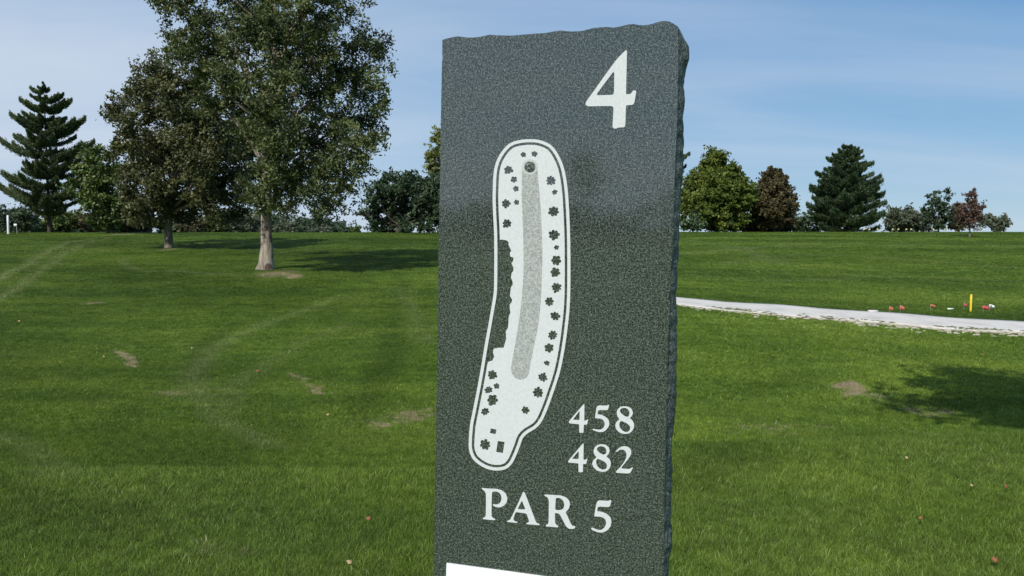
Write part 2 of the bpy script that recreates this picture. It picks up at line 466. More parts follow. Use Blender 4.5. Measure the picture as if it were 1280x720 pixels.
for (px, py, rx, ry, s) in [(158, 450, 22, 8, .30), (384, 478, 26, 9, .34), (215, 492, 40, 9, .36), (300, 470, 60, 10, .25),
    (510, 520, 45, 13, .42), (475, 530, 40, 8, .42), (345, 342, 40, 6, .5), (368, 346, 12, 3, .7), (118, 379, 14, 2.5, .55), (345, 432, 40, 7, .2), (440, 492, 30, 6, .3),
    (1060, 487, 24, 11, .42), (1095, 497, 22, 7, .38), (960, 536, 80, 13, .36), (1130, 540, 60, 9, .3), (925, 560, 45, 5, .25), (1150, 515, 40, 14, .35), (1040, 520, 60, 8, .25),
    (1040, 462, 30, 7, .22), (290, 690, 120, 25, .30), (100, 625, 60, 14, .25), (450, 650, 50, 12, .15), (1190, 433, 50, 8, .28), (950, 452, 40, 6, .18), (210, 312, 16, 2, .5), (152, 293, 14, 1.5, .6)]:
    c = ground_at(px, py); e = ground_at(px + rx, py); f = ground_at(px, py - ry); g = ground_at(px, py + ry)
    drys.append((c.x, c.y, max(abs(e.x - c.x), .05), max(abs(f.y - g.y) / 2, .05), s))
pale = []
for pts, w, sg in [([(142, 439), (150, 441), (157, 443)], .10, .95), ([(154, 444), (162, 447), (165, 452), (160, 456), (169, 459)], .12, .95), ([(362, 467), (372, 472), (382, 474)], .09, .8), ([(388, 482), (398, 485), (394, 490), (402, 493)], .10, .85),
    ([(205, 491), (222, 494), (232, 493)], .08, .6), ([(262, 489), (280, 487)], .08, .5), ([(470, 534), (500, 527), (545, 518)], .10, .62), ([(500, 518), (545, 510)], .07, .55), ([(1045, 484), (1066, 478), (1075, 486), (1058, 494)], .13, .75), ([(1085, 494), (1105, 497)], .10, .6),
    ([(905, 541), (950, 536), (1000, 540), (1040, 533)], .22, .34), ([(350, 341), (372, 346)], .2, .6), ([(104, 380), (130, 379)], .12, .6), ([(1130, 512), (1160, 520), (1190, 514)], .12, .5)]:
    pale.append((np.array([ground_at(*p)[:2] for p in pts]), w * 1.15, sg))
def fields(X, Y):
    X = np.asarray(X, float); Y = np.asarray(Y, float)
    dry = np.zeros_like(X); trk = np.zeros_like(X)
    for cx, cy, rx, ry, s in drys:
        q = ((X - cx) / rx) ** 2 + ((Y - cy) / ry) ** 2
        dry = np.maximum(dry, s * np.exp(-q * 0.8))
    for P, w, s in tracks:
        dm = np.full_like(X, 1e9)
        for a, b in zip(P[:-1], P[1:]):
            ab = b - a; L2 = ab @ ab + 1e-9
            t = np.clip(((X - a[0]) * ab[0] + (Y - a[1]) * ab[1]) / L2, 0, 1)
            dm = np.minimum(dm, np.hypot(X - a[0] - t * ab[0], Y - a[1] - t * ab[1]))
        trk = np.maximum(trk, s * np.exp(-(dm / w) ** 2))
    for P, w, sg in pale:
        dm = np.full_like(X, 1e9)
        for a, b in zip(P[:-1], P[1:]):
            ab = b - a; L2 = ab @ ab + 1e-9
            t = np.clip(((X - a[0]) * ab[0] + (Y - a[1]) * ab[1]) / L2, 0, 1)
            dm = np.minimum(dm, np.hypot(X - a[0] - t * ab[0], Y - a[1] - t * ab[1]))
        dry = np.maximum(dry, sg * np.exp(-(dm / w) ** 2))
    # bare strip along the near edge of the path
    e = path_near(X) - Y
    m = (X > PX0) & (e > -0.3) & (e < 1.8)
    dry = np.where(m, np.maximum(dry, 0.62 * np.exp(-(np.maximum(e, 0) / 0.42) ** 2)), dry)
    e2 = Y - path_far(X)
    dry = np.where((X > PX0) & (e2 > -0.1) & (e2 < .5), np.maximum(dry, 0.35 * np.exp(-(e2 / 0.15) ** 2)), dry)
    mow_shade = 0.72 * np.clip((1.5 - X) / 6, 0, 1) * np.clip((Y - 4.5) / 3, 0, 1) * (0.75 + 0.5 * np.sin(X * .21 + Y * .13) * np.sin(Y * .17 + 1))  # shade on the left slope, painted into the grass colour
    mow_shade = np.maximum(mow_shade, 0.44 * np.clip((X + 1) / 3, 0, 1) * np.clip((Y - 26) / 6, 0, 1) * (0.8 + 0.4 * np.sin(Y * .5 + X * .12)))
    mow_shade = np.maximum(mow_shade, np.where((e2 > -.2) & (X > PX0), 0.62 * np.exp(-(np.maximum(e2, 0) / 4.5) ** 2), 0))
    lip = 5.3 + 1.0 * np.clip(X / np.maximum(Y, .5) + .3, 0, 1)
    mow_shade = np.maximum(mow_shade, 0.66 * np.exp(-((Y - lip - 1.5) / 1.1) ** 2) * (0.7 + 0.3 * np.sin(X * 1.3)))  # shaded slope behind the lip, painted darker
    near = 1 / (1 + np.exp((Y - lip - .1) / .22))
    trk = np.maximum(trk, 0.13 * near * (0.75 + 0.25 * np.sin(X * 2.1 + Y * 1.3)))  # near bank painted paler against the shaded slope, through the track colour
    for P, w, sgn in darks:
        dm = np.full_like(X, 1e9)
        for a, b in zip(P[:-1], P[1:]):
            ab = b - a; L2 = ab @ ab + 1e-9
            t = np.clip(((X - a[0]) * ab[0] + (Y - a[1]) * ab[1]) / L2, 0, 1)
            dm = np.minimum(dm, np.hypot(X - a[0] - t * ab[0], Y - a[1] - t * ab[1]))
        mow_shade = np.maximum(mow_shade, sgn * np.exp(-(dm / w) ** 2))
    return dry, trk, np.clip(mow_shade, 0, 1)

def build_ground():
    front = np.linspace(R(-40), R(40), 420)
    back = np.linspace(R(40), R(320), 110)[1:-1]
    ang = np.concatenate([front, back])
    rad = np.concatenate([[0.0], np.exp(np.linspace(math.log(0.6), math.log(180), 330)), np.exp(np.linspace(math.log(190), math.log(6000), 36))])
    A, Rr = np.meshgrid(ang, rad)
    X = Rr * np.sin(A); Y = Rr * np.cos(A)
    Z = height(X, Y)
    F = grid_faces(len(rad), len(ang), wrap=True)[:, ::-1]
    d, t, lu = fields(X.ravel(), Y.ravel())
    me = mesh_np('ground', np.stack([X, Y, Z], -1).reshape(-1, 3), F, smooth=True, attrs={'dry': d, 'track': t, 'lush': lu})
    o = link('ground', me, M_GROUND)
    tag(o, kind='structure')
build_ground()

def build_path():
    m, t, p = new_mat('pale_concrete')
    geo = N(t, 'ShaderNodeNewGeometry')
    n1 = N(t, 'ShaderNodeTexNoise'); n1.inputs['Scale'].default_value = 1.1; n1.inputs['Detail'].default_value = 8; n1.inputs['Roughness'].default_value = 0.65
    t.links.new(geo.outputs['Position'], n1.inputs['Vector'])
    a = ramp(t, [(0.3, (0.40, 0.375, 0.335)), (0.48, (0.53, 0.505, 0.46)), (0.7, (0.59, 0.565, 0.515))], n1.outputs['Fac'])
    t.links.new(a.outputs[0], p.inputs['Base Color']); p.inputs['Roughness'].default_value = 0.9
    bp = N(t, 'ShaderNodeBump'); bp.inputs['Distance'].default_value = 0.01; bp.inputs['Strength'].default_value = 0.5
    t.links.new(n1.outputs['Fac'], bp.inputs['Height']); t.links.new(bp.outputs[0], p.inputs['Normal'])
    xs = np.arange(PX0, 55, 0.09)
    nz = np.array([mnoise.noise((x * 0.9, 3.1, 0)) * 0.16 + mnoise.noise((x * 3.3, 9.1, 0)) * 0.14 for x in xs])
    nz2 = np.array([mnoise.noise((x * 1.5, 13.1, 0)) * 0.04 for x in xs])
    # rounded end behind the stone
    k = np.clip((xs - PX0) / 1.2, 0, 1); k = np.sqrt(1 - (1 - k) ** 2)
    yn = path_near(xs) + nz - 0.05; yf = path_far(xs) + nz2
    mid = (yn + yf) / 2; yn = mid + (yn - mid) * k; yf = mid + (yf - mid) * k
    cols = np.linspace(0, 1, 9)
    X = np.repeat(xs[:, None], 11, 1)
    Y = np.concatenate([yn[:, None] - 0.02, yn[:, None] + (yf - yn)[:, None] * cols[None], yf[:, None] + 0.02], 1)
    Z = height(X, Y) + 0.03
    Z[:, 0] -= 0.10; Z[:, -1] -= 0.10
    me = mesh_np('path', np.stack([X, Y, Z], -1).reshape(-1, 3), grid_faces(len(xs), 11)[:, ::-1], smooth=False)
    link('path', me, m)['kind'] = 'structure'
    # crumbled slips of stone and clods lying along the near edge
    V = []; F = []
    crumb = plain('pale_rubble', (0.42, 0.38, 0.31), 0.95, 0.35, 3)
    def lump(x, y, sx, sy, h):
        n = 7; b = len(V); z = gz(x, y); a0 = random.random() * 6
        for r, zz in ((1, 0.0), (0.75, h)):
            for k in range(n):
                th = a0 + 2 * math.pi * k / n; rr = r * random.uniform(.7, 1.2)
                V.append((x + sx * rr * math.cos(th), y + sy * rr * math.sin(th), z + zz + (0.0 if zz == 0 else random.uniform(-.2, .2) * h)))
        V.append((x, y, z + h))
        for k in range(n):
            k2 = (k + 1) % n
            F.append((b + k, b + k2, b + n + k2)); F.append((b + k, b + n + k2, b + n + k)); F.append((b + n + k, b + n + k2, b + 2 * n))
    for i in range(900):
        x = random.uniform(5, 17.5)
        dens = 0.5 + 0.5 * mnoise.noise((x * 0.55, 4, 0)) * 2
        if random.random() > dens * 1.1: continue
        e = abs(random.gauss(0, 0.42)) - 0.12
        lump(x, float(path_near(x)) - e, random.uniform(.02, .12), random.uniform(.02, .06), random.uniform(.015, .035))
    me = mesh_np('rubble', V, F)
    V2, F2 = V, F; V = []; F = []
    def lump2(x, y, sx, sy, h):
        b = len(V); z = gz(x, y) + .028; n = 6; a0 = random.random() * 6
        for k in range(n):
            th = a0 + 2 * math.pi * k / n; rr = random.uniform(.6, 1.2); V.append((x + sx * rr * math.cos(th), y + sy * rr * math.sin(th), z))
        V.append((x, y, z + h))
        for k in range(n): F.append((b + k, b + (k + 1) % n, b + n))
    for i in range(520):
        x = random.uniform(5, 18)
        if random.random() > .35 + 1.3 * mnoise.noise((x * .7, 8, 0)): continue
        e = abs(random.gauss(0, .22))
        lump2(x, float(path_near(x)) + e - .05, random.uniform(.03, .16), random.uniform(.02, .05), random.uniform(.015, .03))
    mc = mesh_np('turf_clods', V, F)
    oc = link('turf_clods', mc, plain('turf_clod', (0.11, 0.12, 0.055), .95, .3, 6)); tag(oc, 'dark clods and clippings strewn along the near side of the pale path', 'clods', kind='stuff')
    o = link('rubble', me, crumb); tag(o, 'crumbled pale stone and clods scattered along the near edge of the path', 'rubble', kind='stuff')
build_path()

# ---------------------------------------------------------------- grass blades
def blade_clump(seed, n=30, rad=0.06, hmin=0.016, hmax=0.046, wid=0.0022):
    rs = np.random.default_rng(seed); V = []; F = []; T = []
    for i in range(n):
        a = rs.uniform(0, 6.283); r = rad * math.sqrt(rs.uniform())
        bx, by = r * math.cos(a), r * math.sin(a)
        h = rs.uniform(hmin, hmax); d = rs.uniform(0, 6.283); lean = rs.uniform(0.15, 1.0) * h
        wa = rs.uniform(0, 3.1416); w = wid * rs.uniform(.7, 1.3)
        wx, wy = math.cos(wa) * w / 2, math.sin(wa) * w / 2
        b = len(V)
        tt = rs.uniform(0, 0.9) if rs.uniform() < 0.955 else 1.0
        for k, (f, ww) in enumerate(((0, 1), (0.5, 0.85), (1, 0.12))):
            ox = math.cos(d) * lean * f * f; oy = math.sin(d) * lean * f * f; z = h * (f - 0.25 * f * f * lean / h) - 0.004
            V.append((bx + ox - wx * ww, by + oy - wy * ww, z)); V.append((bx + ox + wx * ww, by + oy + wy * ww, z)); T += [tt, tt]
        F.append((b, b + 1, b + 3, b + 2)); F.append((b + 2, b + 3, b + 5, b + 4))
    return mesh_np('grass_clump', V, F, tint=T)
def build_grass():
    coll = bpy.data.collections.new('grass_clumps')
    for i in range(8):
        me = blade_clump(100 + i, n=52 if i < 6 else 30, hmax=0.042 if i < 5 else 0.060)
        me.materials.append(M_BLADE)
        o = bpy.data.objects.new('grass_clump', me); coll.objects.link(o)
    P = []
    def zone(y0, y1, dens, sx, sz, half=0.92, side=1.6):
        area = half * (y1 * y1 - y0 * y0) + 2 * side * (y1 - y0)
        n = int(area * dens)
        u = rng.uniform(size=int(n * 1.0))
        # uniform in area: pick y with weight (half*y+side)
        ys = rng.uniform(y0, y1, size=n * 3); w = (half * ys + side) / (half * y1 + side)
        ys = ys[rng.uniform(size=n * 3) < w][:n]
        xs = rng.uniform(-1, 1, size=len(ys)) * (half * ys + side)
        s = rng.uniform(.8, 1.25, size=len(ys))
        P.append(np.stack([xs, ys, s * sx, s * sz], -1))
    zone(1.6, 4.6, 900, 0.85, 0.9)
    zone(4.6, 7.5, 620, 1.0, 1.0)
    zone(7.5, 12, 260, 1.5, 1.2)
    zone(12, 20, 90, 2.4, 1.3)
    zone(20, 34, 26, 4.0, 1.3)
    zone(34, 60, 9, 7.0, 1.5)
    zone(60, 108, 3.0, 12.0, 1.8)
    P = np.vstack(P)
    X, Y = P[:, 0], P[:, 1]
    m = ~on_path(X, Y + 0.06) | ((rng.uniform(size=len(X)) < 0.0))
    # leave the footprint of the stone clear
    m &= ~((np.abs(X - 0.12) < 0.30) & (Y > 1.42) & (Y < 1.75))
    P = P[m]; X, Y = P[:, 0], P[:, 1]
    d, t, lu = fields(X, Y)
    P[:, 3] *= np.clip(1.15 - d, 0.3, 1)
    P[:, 2] *= np.clip(1.3 - d, 0.5, 1)
    # mown shorter down in the bowl, longer near the camera
    short = np.clip((Y - 4) / 8, 0, 1); P[:, 3] *= 1 - 0.12 * short
    Z = height(X, Y)
    me = bpy.data.meshes.new('grass')
    me.vertices.add(len(P)); me.vertices.foreach_set('co', np.stack([X, Y, Z], -1).astype(np.float32).ravel())
    def fa(nm, arr, typ='FLOAT'):
        a = me.attributes.new(nm, typ, 'POINT')
        if typ == 'FLOAT_VECTOR': a.data.foreach_set('vector', arr.astype(np.float32).ravel())
        elif typ == 'INT': a.data.foreach_set('value', arr.astype(np.int32))
        else: a.data.foreach_set('value', arr.astype(np.float32))
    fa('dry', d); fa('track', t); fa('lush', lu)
    fa('scl', np.stack([P[:, 2], P[:, 2], P[:, 3]], -1), 'FLOAT_VECTOR')
    # slope tilt
    e = 0.3
    gx = (height(X + e, Y) - height(X - e, Y)) / (2 * e); gy = (height(X, Y + e) - height(X, Y - e)) / (2 * e)
    fa('rot', np.stack([np.arctan(gy), -np.arctan(gx), rng.uniform(0, 6.283, size=len(X))], -1), 'FLOAT_VECTOR')
    fa('var', rng.integers(0, 8, size=len(X)), 'INT')
    o = link('grass', me)
    tag(o, 'short green lawn grass covering the whole slope', 'grass', kind='stuff')
    g = bpy.data.node_groups.new('scatter_grass', 'GeometryNodeTree')
    g.interface.new_socket('Geometry', in_out='INPUT', socket_type='NodeSocketGeometry')
    g.interface.new_socket('Geometry', in_out='OUTPUT', socket_type='NodeSocketGeometry')
    gi = N(g, 'NodeGroupInput'); go = N(g, 'NodeGroupOutput')
    ci = N(g, 'GeometryNodeCollectionInfo'); ci.inputs['Collection'].default_value = coll
    ci.inputs['Separate Children'].default_value = True; ci.inputs['Reset Children'].default_value = True
    ip = N(g, 'GeometryNodeInstanceOnPoints'); ip.inputs['Pick Instance'].default_value = True
    def na(nm, typ):
        n = N(g, 'GeometryNodeInputNamedAttribute', data_type=typ); n.inputs['Name'].default_value = nm; return n.outputs[0]
    g.links.new(gi.outputs[0], ip.inputs['Points']); g.links.new(ci.outputs[0], ip.inputs['Instance'])
    g.links.new(na('var', 'INT'), ip.inputs['Instance Index'])
    g.links.new(na('scl', 'FLOAT_VECTOR'), ip.inputs['Scale'])
    e2r = N(g, 'FunctionNodeEulerToRotation'); g.links.new(na('rot', 'FLOAT_VECTOR'), e2r.inputs[0]); g.links.new(e2r.outputs[0], ip.inputs['Rotation'])
    g.links.new(ip.outputs[0], go.inputs[0])
    md = o.modifiers.new('scatter', 'NODES'); md.node_group = g
    print('grass instances', len(P))
build_grass()

# ---------------------------------------------------------------- the stone
TH = R(13.0)
def plane_hit(px, py, Y0=1.5, px0=697, py0=288):
    P0 = at(px0, py0, Y0); n = Vector((-math.sin(TH), -math.cos(TH), 0))
    d = ray(px, py); o = Vector((0, 0, EYE))
    return o + d * ((P0 - o).dot(n) / d.dot(n))
S_ORG = plane_hit(697, 288); S_ORG.z = gz(S_ORG.x, S_ORG.y)
AX = Vector((math.cos(TH), -math.sin(TH), 0))
def face(px, py):
    p = plane_hit(px, py) - S_ORG
    return (p.dot(AX), p.z)
stone = empty('stone_marker', S_ORG, -TH)
tag(stone, 'tall dark granite hole marker standing in the grass, engraved with a white course map', 'stone marker')

def catmull(P, closed=True, n=6):
    P = np.array(P, float); L = len(P); out = []
    for i in range(L if closed else L - 1):
        p0, p1, p2, p3 = (P[(i + k) % L] if closed else P[min(max(i + k, 0), L - 1)] for k in (-1, 0, 1, 2))
        for j in range(n):
            t = j / n
            out.append(0.5 * ((2 * p1) + (-p0 + p2) * t + (2 * p0 - 5 * p1 + 4 * p2 - p3) * t * t + (-p0 + 3 * p1 - 3 * p2 + p3) * t ** 3))
    if not closed: out.append(P[-1])
    return np.array(out)

def build_slab():
    top = [(553, 50), (557, 48.5), (566, 46.5), (572, 45.3), (585, 47), (596, 46.6), (607, 44.6), (612, 43.2), (620, 44), (640, 44.6), (657, 43), (668, 42), (680, 41.5), (692, 39.3), (700, 38), (707, 38.8),
           (715, 39.4), (728, 38.6), (736, 36.4), (741, 35), (752, 34), (758, 33.6), (768, 34.5), (777, 32.5), (785, 30.6), (792, 30), (798, 31.2), (806, 31.6), (815, 30), (822, 27.6), (829, 26.2), (836, 26.6), (842, 29.5), (847, 33)]
    right = [(847.5, 33), (848, 60), (847.5, 110), (846, 160), (843.5, 220), (841.5, 288), (838.5, 350), (835.5, 420), (833.5, 500), (831.5, 580), (830, 650), (828.5, 720)]
    left = [(542, 720), (543, 640), (544.5, 560), (545.5, 500), (546.8, 420), (547.5, 350), (548.6, 288), (550, 220), (551, 150), (552, 100), (553, 50)]
    f = lambda L: [face(*p) for p in L]
    T = f(top); Rg = f(right); Lf = f(left)
    bl = (Lf[0][0] - 0.014, -0.12); br = (Rg[-1][0] - 0.014, -0.12)
    def resample(P, step):
        P = np.array(P); s = np.concatenate([[0], np.cumsum(np.hypot(*np.diff(P, axis=0).T))])
        n = max(2, int(s[-1] / step)); q = np.linspace(0, s[-1], n)
        return np.stack([np.interp(q, s, P[:, 0]), np.interp(q, s, P[:, 1])], -1)
    tl = resample([bl] + Lf, 0.006); tp = resample(T, 0.003); tr = resample(Rg + [br], 0.006); bt = resample([br, bl], 0.05)
    # tiny arris chips on the long edges
    for arr, sg in ((tl, 1), (tr, -1)):
        for i in range(len(arr)):
            arr[i, 0] += sg * max(0, mnoise.noise((arr[i, 1] * 45, sg * 7, 0)) - 0.15) * 0.0035
    loop = np.vstack([tl[:-1], tp[:-1], tr[:-1], bt[:-1]])          # clockwise seen from the front
    kind = np.concatenate([np.zeros(len(tl) - 1), np.ones(len(tp) - 1), np.full(len(tr) - 1, 2), np.full(len(bt) - 1, 3)])
    n = len(loop)
    nx = np.roll(loop, -1, 0) - np.roll(loop, 1, 0); nrm = np.stack([-nx[:, 1], nx[:, 0]], -1); nrm /= np.linalg.norm(nrm, axis=1)[:, None] + 1e-9
    # at corners use a steady outward direction
    for i in range(n):
        if kind[i] == 0: nrm[i] = (-1, 0)
        elif kind[i] == 2: nrm[i] = (1, 0.0)
        elif kind[i] == 3: nrm[i] = (0, -1)
    sig = 14
    ker = np.hanning(sig * 2 + 1); ker /= ker.sum()
    for c in (0, 1): nrm[:, c] = np.convolve(np.concatenate([nrm[-sig:, c], nrm[:, c], nrm[:sig, c]]), ker, 'valid')
    nrm /= np.linalg.norm(nrm, axis=1)[:, None]
    # how far the rock-pitched right side bulges out, by height in the photo
    yk = [20, 33, 45, 62, 70, 85, 110, 125, 140, 165, 200, 235, 260, 288, 350, 420, 470, 500, 540, 560, 600, 720, 900]
    bk = [0, 2, 9, 13.5, 13, 8, 6.5, 9, 6.5, 7, 9, 8.5, 7, 7, 7, 9.5, 11, 12, 8.5, 7, 9, 8, 8]
    th = [face(845, y)[1] for y in yk]
    bulge_px = lambda z: np.interp(-z, [-t for t in th], bk)
    deps = [0.0, 0.0012, 0.004, 0.009, 0.016, 0.026, 0.038, 0.052, 0.068, 0.085, 0.10, 0.118, 0.13]
    V = []
    for j, dp in enumerate(deps):
        for i in range(n):
            p = loop[i]; k = kind[i]; q = Vector((p[0] * 14, dp * 26, p[1] * 14))
            rough = mnoise.noise(q) * 0.6 + mnoise.noise(q * 2.7) * 0.35 + abs(mnoise.noise(q * 6.1)) * 0.25
            env = min(1, dp / 0.03) * min(1, (0.14 - dp) / 0.03)
            if k == 2:
                b = bulge_px(p[1]) * 0.00144 * (0.35 + 0.65 * math.exp(-((dp - 0.045) / 0.035) ** 2))
                off = b * min(1, dp / 0.022) * (1 if dp < 0.1 else 0.8) + (rough * 0.0050 + 0.0022 * (abs(mnoise.noise(Vector((1, dp * 30, p[1] * 38)))) * 2 - .5)) * min(1, dp / 0.004)
            elif k == 1:
                off = -0.0006 * min(1, dp / 0.004) + env * (0.003 * rough) - dp * 0.02 + 0.0012 * (dp > 0.003)
            elif k == 0:
                off = env * (0.006 + 0.008 * rough)
            else: off = 0
            V.append((p[0] + nrm[i][0] * off, dp + rough * 0.001 * (0 < j < len(deps) - 1), p[1] + nrm[i][1] * off))
    me = bpy.data.meshes.new('slab')
    F = []
    for j in range(len(deps) - 1):
        for i in range(n):
            i2 = (i + 1) % n
            F.append((j * n + i, j * n + i2, (j + 1) * n + i2, (j + 1) * n + i))
    F.append(tuple(range(n - 1, -1, -1))); F.append(tuple((len(deps) - 1) * n + i for i in range(n)))
    me.from_pydata(V, [], F)
    me.materials.append(M_POL); me.materials.append(M_ROUGH)
    for p in me.polygons: p.material_index = 1
    me.polygons[len(F) - 2].material_index = 0; me.polygons[len(F) - 1].material_index = 0
    import bmesh
    bm = bmesh.new(); bm.from_mesh(me)
    bmesh.ops.recalc_face_normals(bm, faces=bm.faces)
    bmesh.ops.triangulate(bm, faces=[f for f in bm.faces if len(f.verts) > 4])
    bm.to_mesh(me); bm.free()
    return link('slab', me, None, stone)
build_slab()

def inlay(name, loops, mat, front=0.0009, thick=0.0008, raw=False, label=None):
    """closed loops in photo pixels, traced on the stone's face; inner loops are holes"""
    cu = bpy.data.curves.new('outline', 'CURVE'); cu.dimensions = '2D'; cu.fill_mode = 'BOTH'; cu.extrude = thick / 2
    for L in loops:
        sp = cu.splines.new('POLY'); sp.points.add(len(L) - 1)
        for i, p in enumerate(L):
            s, t = p if raw else face(*p)
            sp.points[i].co = (s, t, 0, 1)
        sp.use_cyclic_u = True
    ob = bpy.data.objects.new('outline', cu); COL.objects.link(ob)
    dg = bpy.context.evaluated_depsgraph_get()
    me = bpy.data.meshes.new_from_object(ob.evaluated_get(dg))
    bpy.data.objects.remove(ob); bpy.data.curves.remove(cu)
    for v in me.vertices:
        x, y, z = v.co; v.co = (x, -front + z + thick / 2, y)
    me.flip_normals() if False else None
    me.name = name; me.materials.clear(); me.materials.append(mat)
    for p in me.polygons: p.material_index = 0
    o = link(name, me, None, stone)
    if label: o['label'] = label
    return o
def rounded(L, q=0.22):
    """soften the corners of a traced polygon slightly"""
    L = [Vector(p) for p in L]; out = []
    for i, p in enumerate(L):
        a = L[i - 1]; b = L[(i + 1) % len(L)]
        out.append(tuple(p + (a - p) * q)); out.append(tuple(p * 0.5 + (p + (a - p) * q) * 0.25 + (p + (b - p) * q) * 0.25)); out.append(tuple(p + (b - p) * q))
    return out
def glyph(loops, ox, oy, sc, name, label, q=0.22):
    inlay(name, [rounded([(ox + x / sc, oy + y / sc) for x, y in L], q) for L in loops], M_WHITE, label=label)

glyph([[(375,75),(383,85),(379,250),(375,408),(410,405),(430,378),(448,380),(452,390),(438,470),(425,487),(375,490),(370,645),(360,655),(320,657),(300,665),(280,663),(274,650),(283,495),(90,498),(73,488),(75,465),(250,220),(310,140)],
       [(288,228),(285,412),(148,415)]], 720, 50, 6.0, 'numeral', 'large white numeral 4 near the top right of the stone', 0.12)
S1 = 13.474
glyph([[(335,65),(345,75),(342,348),(370,345),(400,322),(408,335),(388,412),(336,412),(328,550),(258,550),(258,405),(95,392),(80,365),(90,350)],
       [(265,180),(262,338),(148,332)]], 705, 500, S1, 'numeral', 'numeral 4 of 458', 0.12)
F5 = [(555,90),(720,95),(755,78),(760,90),(738,172),(580,165),(562,240),(640,250),(710,290),(755,340),(765,400),(750,450),(710,505),(660,535),(600,540),(540,525),(490,505),(478,488),(500,485),(570,500),(630,495),(670,460),(688,410),(680,365),(650,325),(600,310),(525,305),(523,290)]
glyph([F5], 705, 500, S1, 'numeral', 'numeral 5 of 458')
glyph([[(1020,103),(1090,115),(1140,150),(1163,210),(1150,260),(1108,305),(1155,345),(1180,400),(1180,460),(1150,520),(1100,560),(1030,572),(950,555),(895,510),(865,450),(868,400),(890,360),(935,325),(900,270),(887,215),(900,160),(950,115)],
       [(1020,130),(1070,145),(1100,190),(1105,230),(1095,265),(1070,285),(1020,270),(965,225),(942,190),(950,155),(980,135)],
       [(965,348),(1050,385),(1100,425),(1118,460),(1110,505),(1080,535),(1030,540),(980,510),(940,460),(930,410),(940,370)]], 705, 500, S1, 'numeral', 'numeral 8 of 458')
glyph([[(320,55),(332,65),(328,328),(355,335),(385,312),(395,320),(372,405),(322,398),(318,540),(245,540),(245,392),(80,380),(68,355)],
       [(250,180),(248,320),(132,318)]], 705, 550, S1, 'numeral', 'numeral 4 of 482', 0.12)
glyph([[(630,68),(700,80),(755,120),(770,180),(755,230),(712,275),(765,320),(790,370),(785,440),(755,495),(700,530),(640,535),(560,515),(500,460),(475,400),(490,345),(550,290),(510,240),(497,185),(515,125),(560,85)],
       [(625,100),(680,115),(712,155),(718,205),(700,235),(660,248),(600,215),(560,175),(553,145),(575,115)],
       [(575,315),(660,350),(710,385),(725,420),(720,465),(690,495),(645,500),(590,470),(550,420),(540,360),(550,325)]], 705, 550, S1, 'numeral', 'numeral 8 of 482')
glyph([[(862,200),(885,175),(920,140),(970,110),(1030,103),(1090,120),(1130,165),(1135,220),(1110,280),(1040,370),(955,475),(1080,490),(1120,480),(1155,455),(1160,470),(1110,565),(880,550),(875,530),(960,440),(1020,360),(1050,290),(1055,230),(1035,185),(1000,162),(950,158),(920,175),(900,192)]], 705, 550, S1, 'numeral', 'numeral 2 of 482')
SP = 10.289
glyph([[(72,100),(105,105),(165,110),(260,112),(330,130),(380,170),(405,225),(400,280),(360,330),(310,352),(250,345),(220,325),(215,312),(270,315),(310,295),(330,245),(325,200),(300,160),(260,145),(215,148),(205,170),(200,460),(215,485),(250,500),(245,515),(160,510),(90,500),(90,488),(118,475),(128,450),(130,180),(115,145),(80,115)]], 595, 600, SP, 'letter', 'letter P of PAR 5')
glyph([[(615,150),(630,165),(750,480),(775,545),(822,570),(815,580),(645,565),(650,555),(680,540),(680,510),(650,430),(530,412),(510,415),(480,500),(495,525),(538,540),(530,550),(405,538),(402,525),(440,510),(470,450),(545,290),(600,165)],
       [(592,262),(638,378),(575,378),(535,372)]], 595, 600, SP, 'letter', 'letter A of PAR 5', 0.15)
glyph([[(52,175),(100,175),(170,180),(250,185),(310,205),(350,245),(362,290),(345,345),(305,385),(330,430),(370,520),(390,550),(425,555),(420,575),(390,587),(345,582),(310,550),(270,470),(235,405),(180,390),(180,500),(190,530),(222,555),(215,567),(130,560),(68,555),(72,540),(98,525),(105,490),(108,240),(90,205),(58,190)],
       [(190,212),(240,215),(280,245),(295,295),(280,345),(240,362),(182,358)]], 675, 600, 9.6, 'letter', 'letter R of PAR 5')
glyph([[(685,243),(820,250),(845,240),(858,245),(838,325),(695,315),(685,375),(740,380),(800,405),(845,445),(860,500),(845,560),(805,605),(750,630),(690,625),(630,600),(612,580),(625,570),(690,597),(735,600),(775,570),(795,520),(790,480),(760,450),(720,438),(655,435),(652,420)]], 675, 600, 9.6, 'numeral', 'numeral 5 of PAR 5')

def offset_in(P, d):
    P = np.array(P); t = np.roll(P, -1, 0) - np.roll(P, 1, 0); t /= np.linalg.norm(t, axis=1)[:, None]
    n = np.stack([-t[:, 1], t[:, 0]], -1)
    area = 0.5 * np.sum(P[:, 0] * np.roll(P[:, 1], -1) - np.roll(P[:, 0], -1) * P[:, 1])
    return P + n * d * (1 if area > 0 else -1)
MAP = [(663.8,174),(677.5,176),(690,182.5),(699.4,196),(705.6,212.5),(709.4,235),(711.3,260),(712.8,297.5),(713.1,350),(712.3,381),(710,406),(706,435),(700,465),(691,493),(684.4,511),(677.5,526.3),(670,535),(660,541.3),(653.8,547.5),(650,557.5),(645,570),(640,579.5),(632.5,586),(621.3,588.1),(610,586.3),(600,581.3),(591.3,573.8),(586.9,563.8),(586,553.8),(587.5,532.5),(590.8,515),(593.8,500),(600,467.5),(605.2,436),(609.4,412.5),(613.8,387.5),(616.9,368.8),(617.8,350),(617.8,297.5),(616.2,260),(616,240),(617.7,212.5),(623.8,195),(635,181),(647.5,175.6)]
OUT = catmull(MAP, True, 6)
RIN = offset_in(OUT, 3.9)
inlay('map_border', [OUT.tolist(), RIN.tolist()], M_WHITE, label='thin white border line of the engraved course map')
PAN = offset_in(OUT, 7.1)
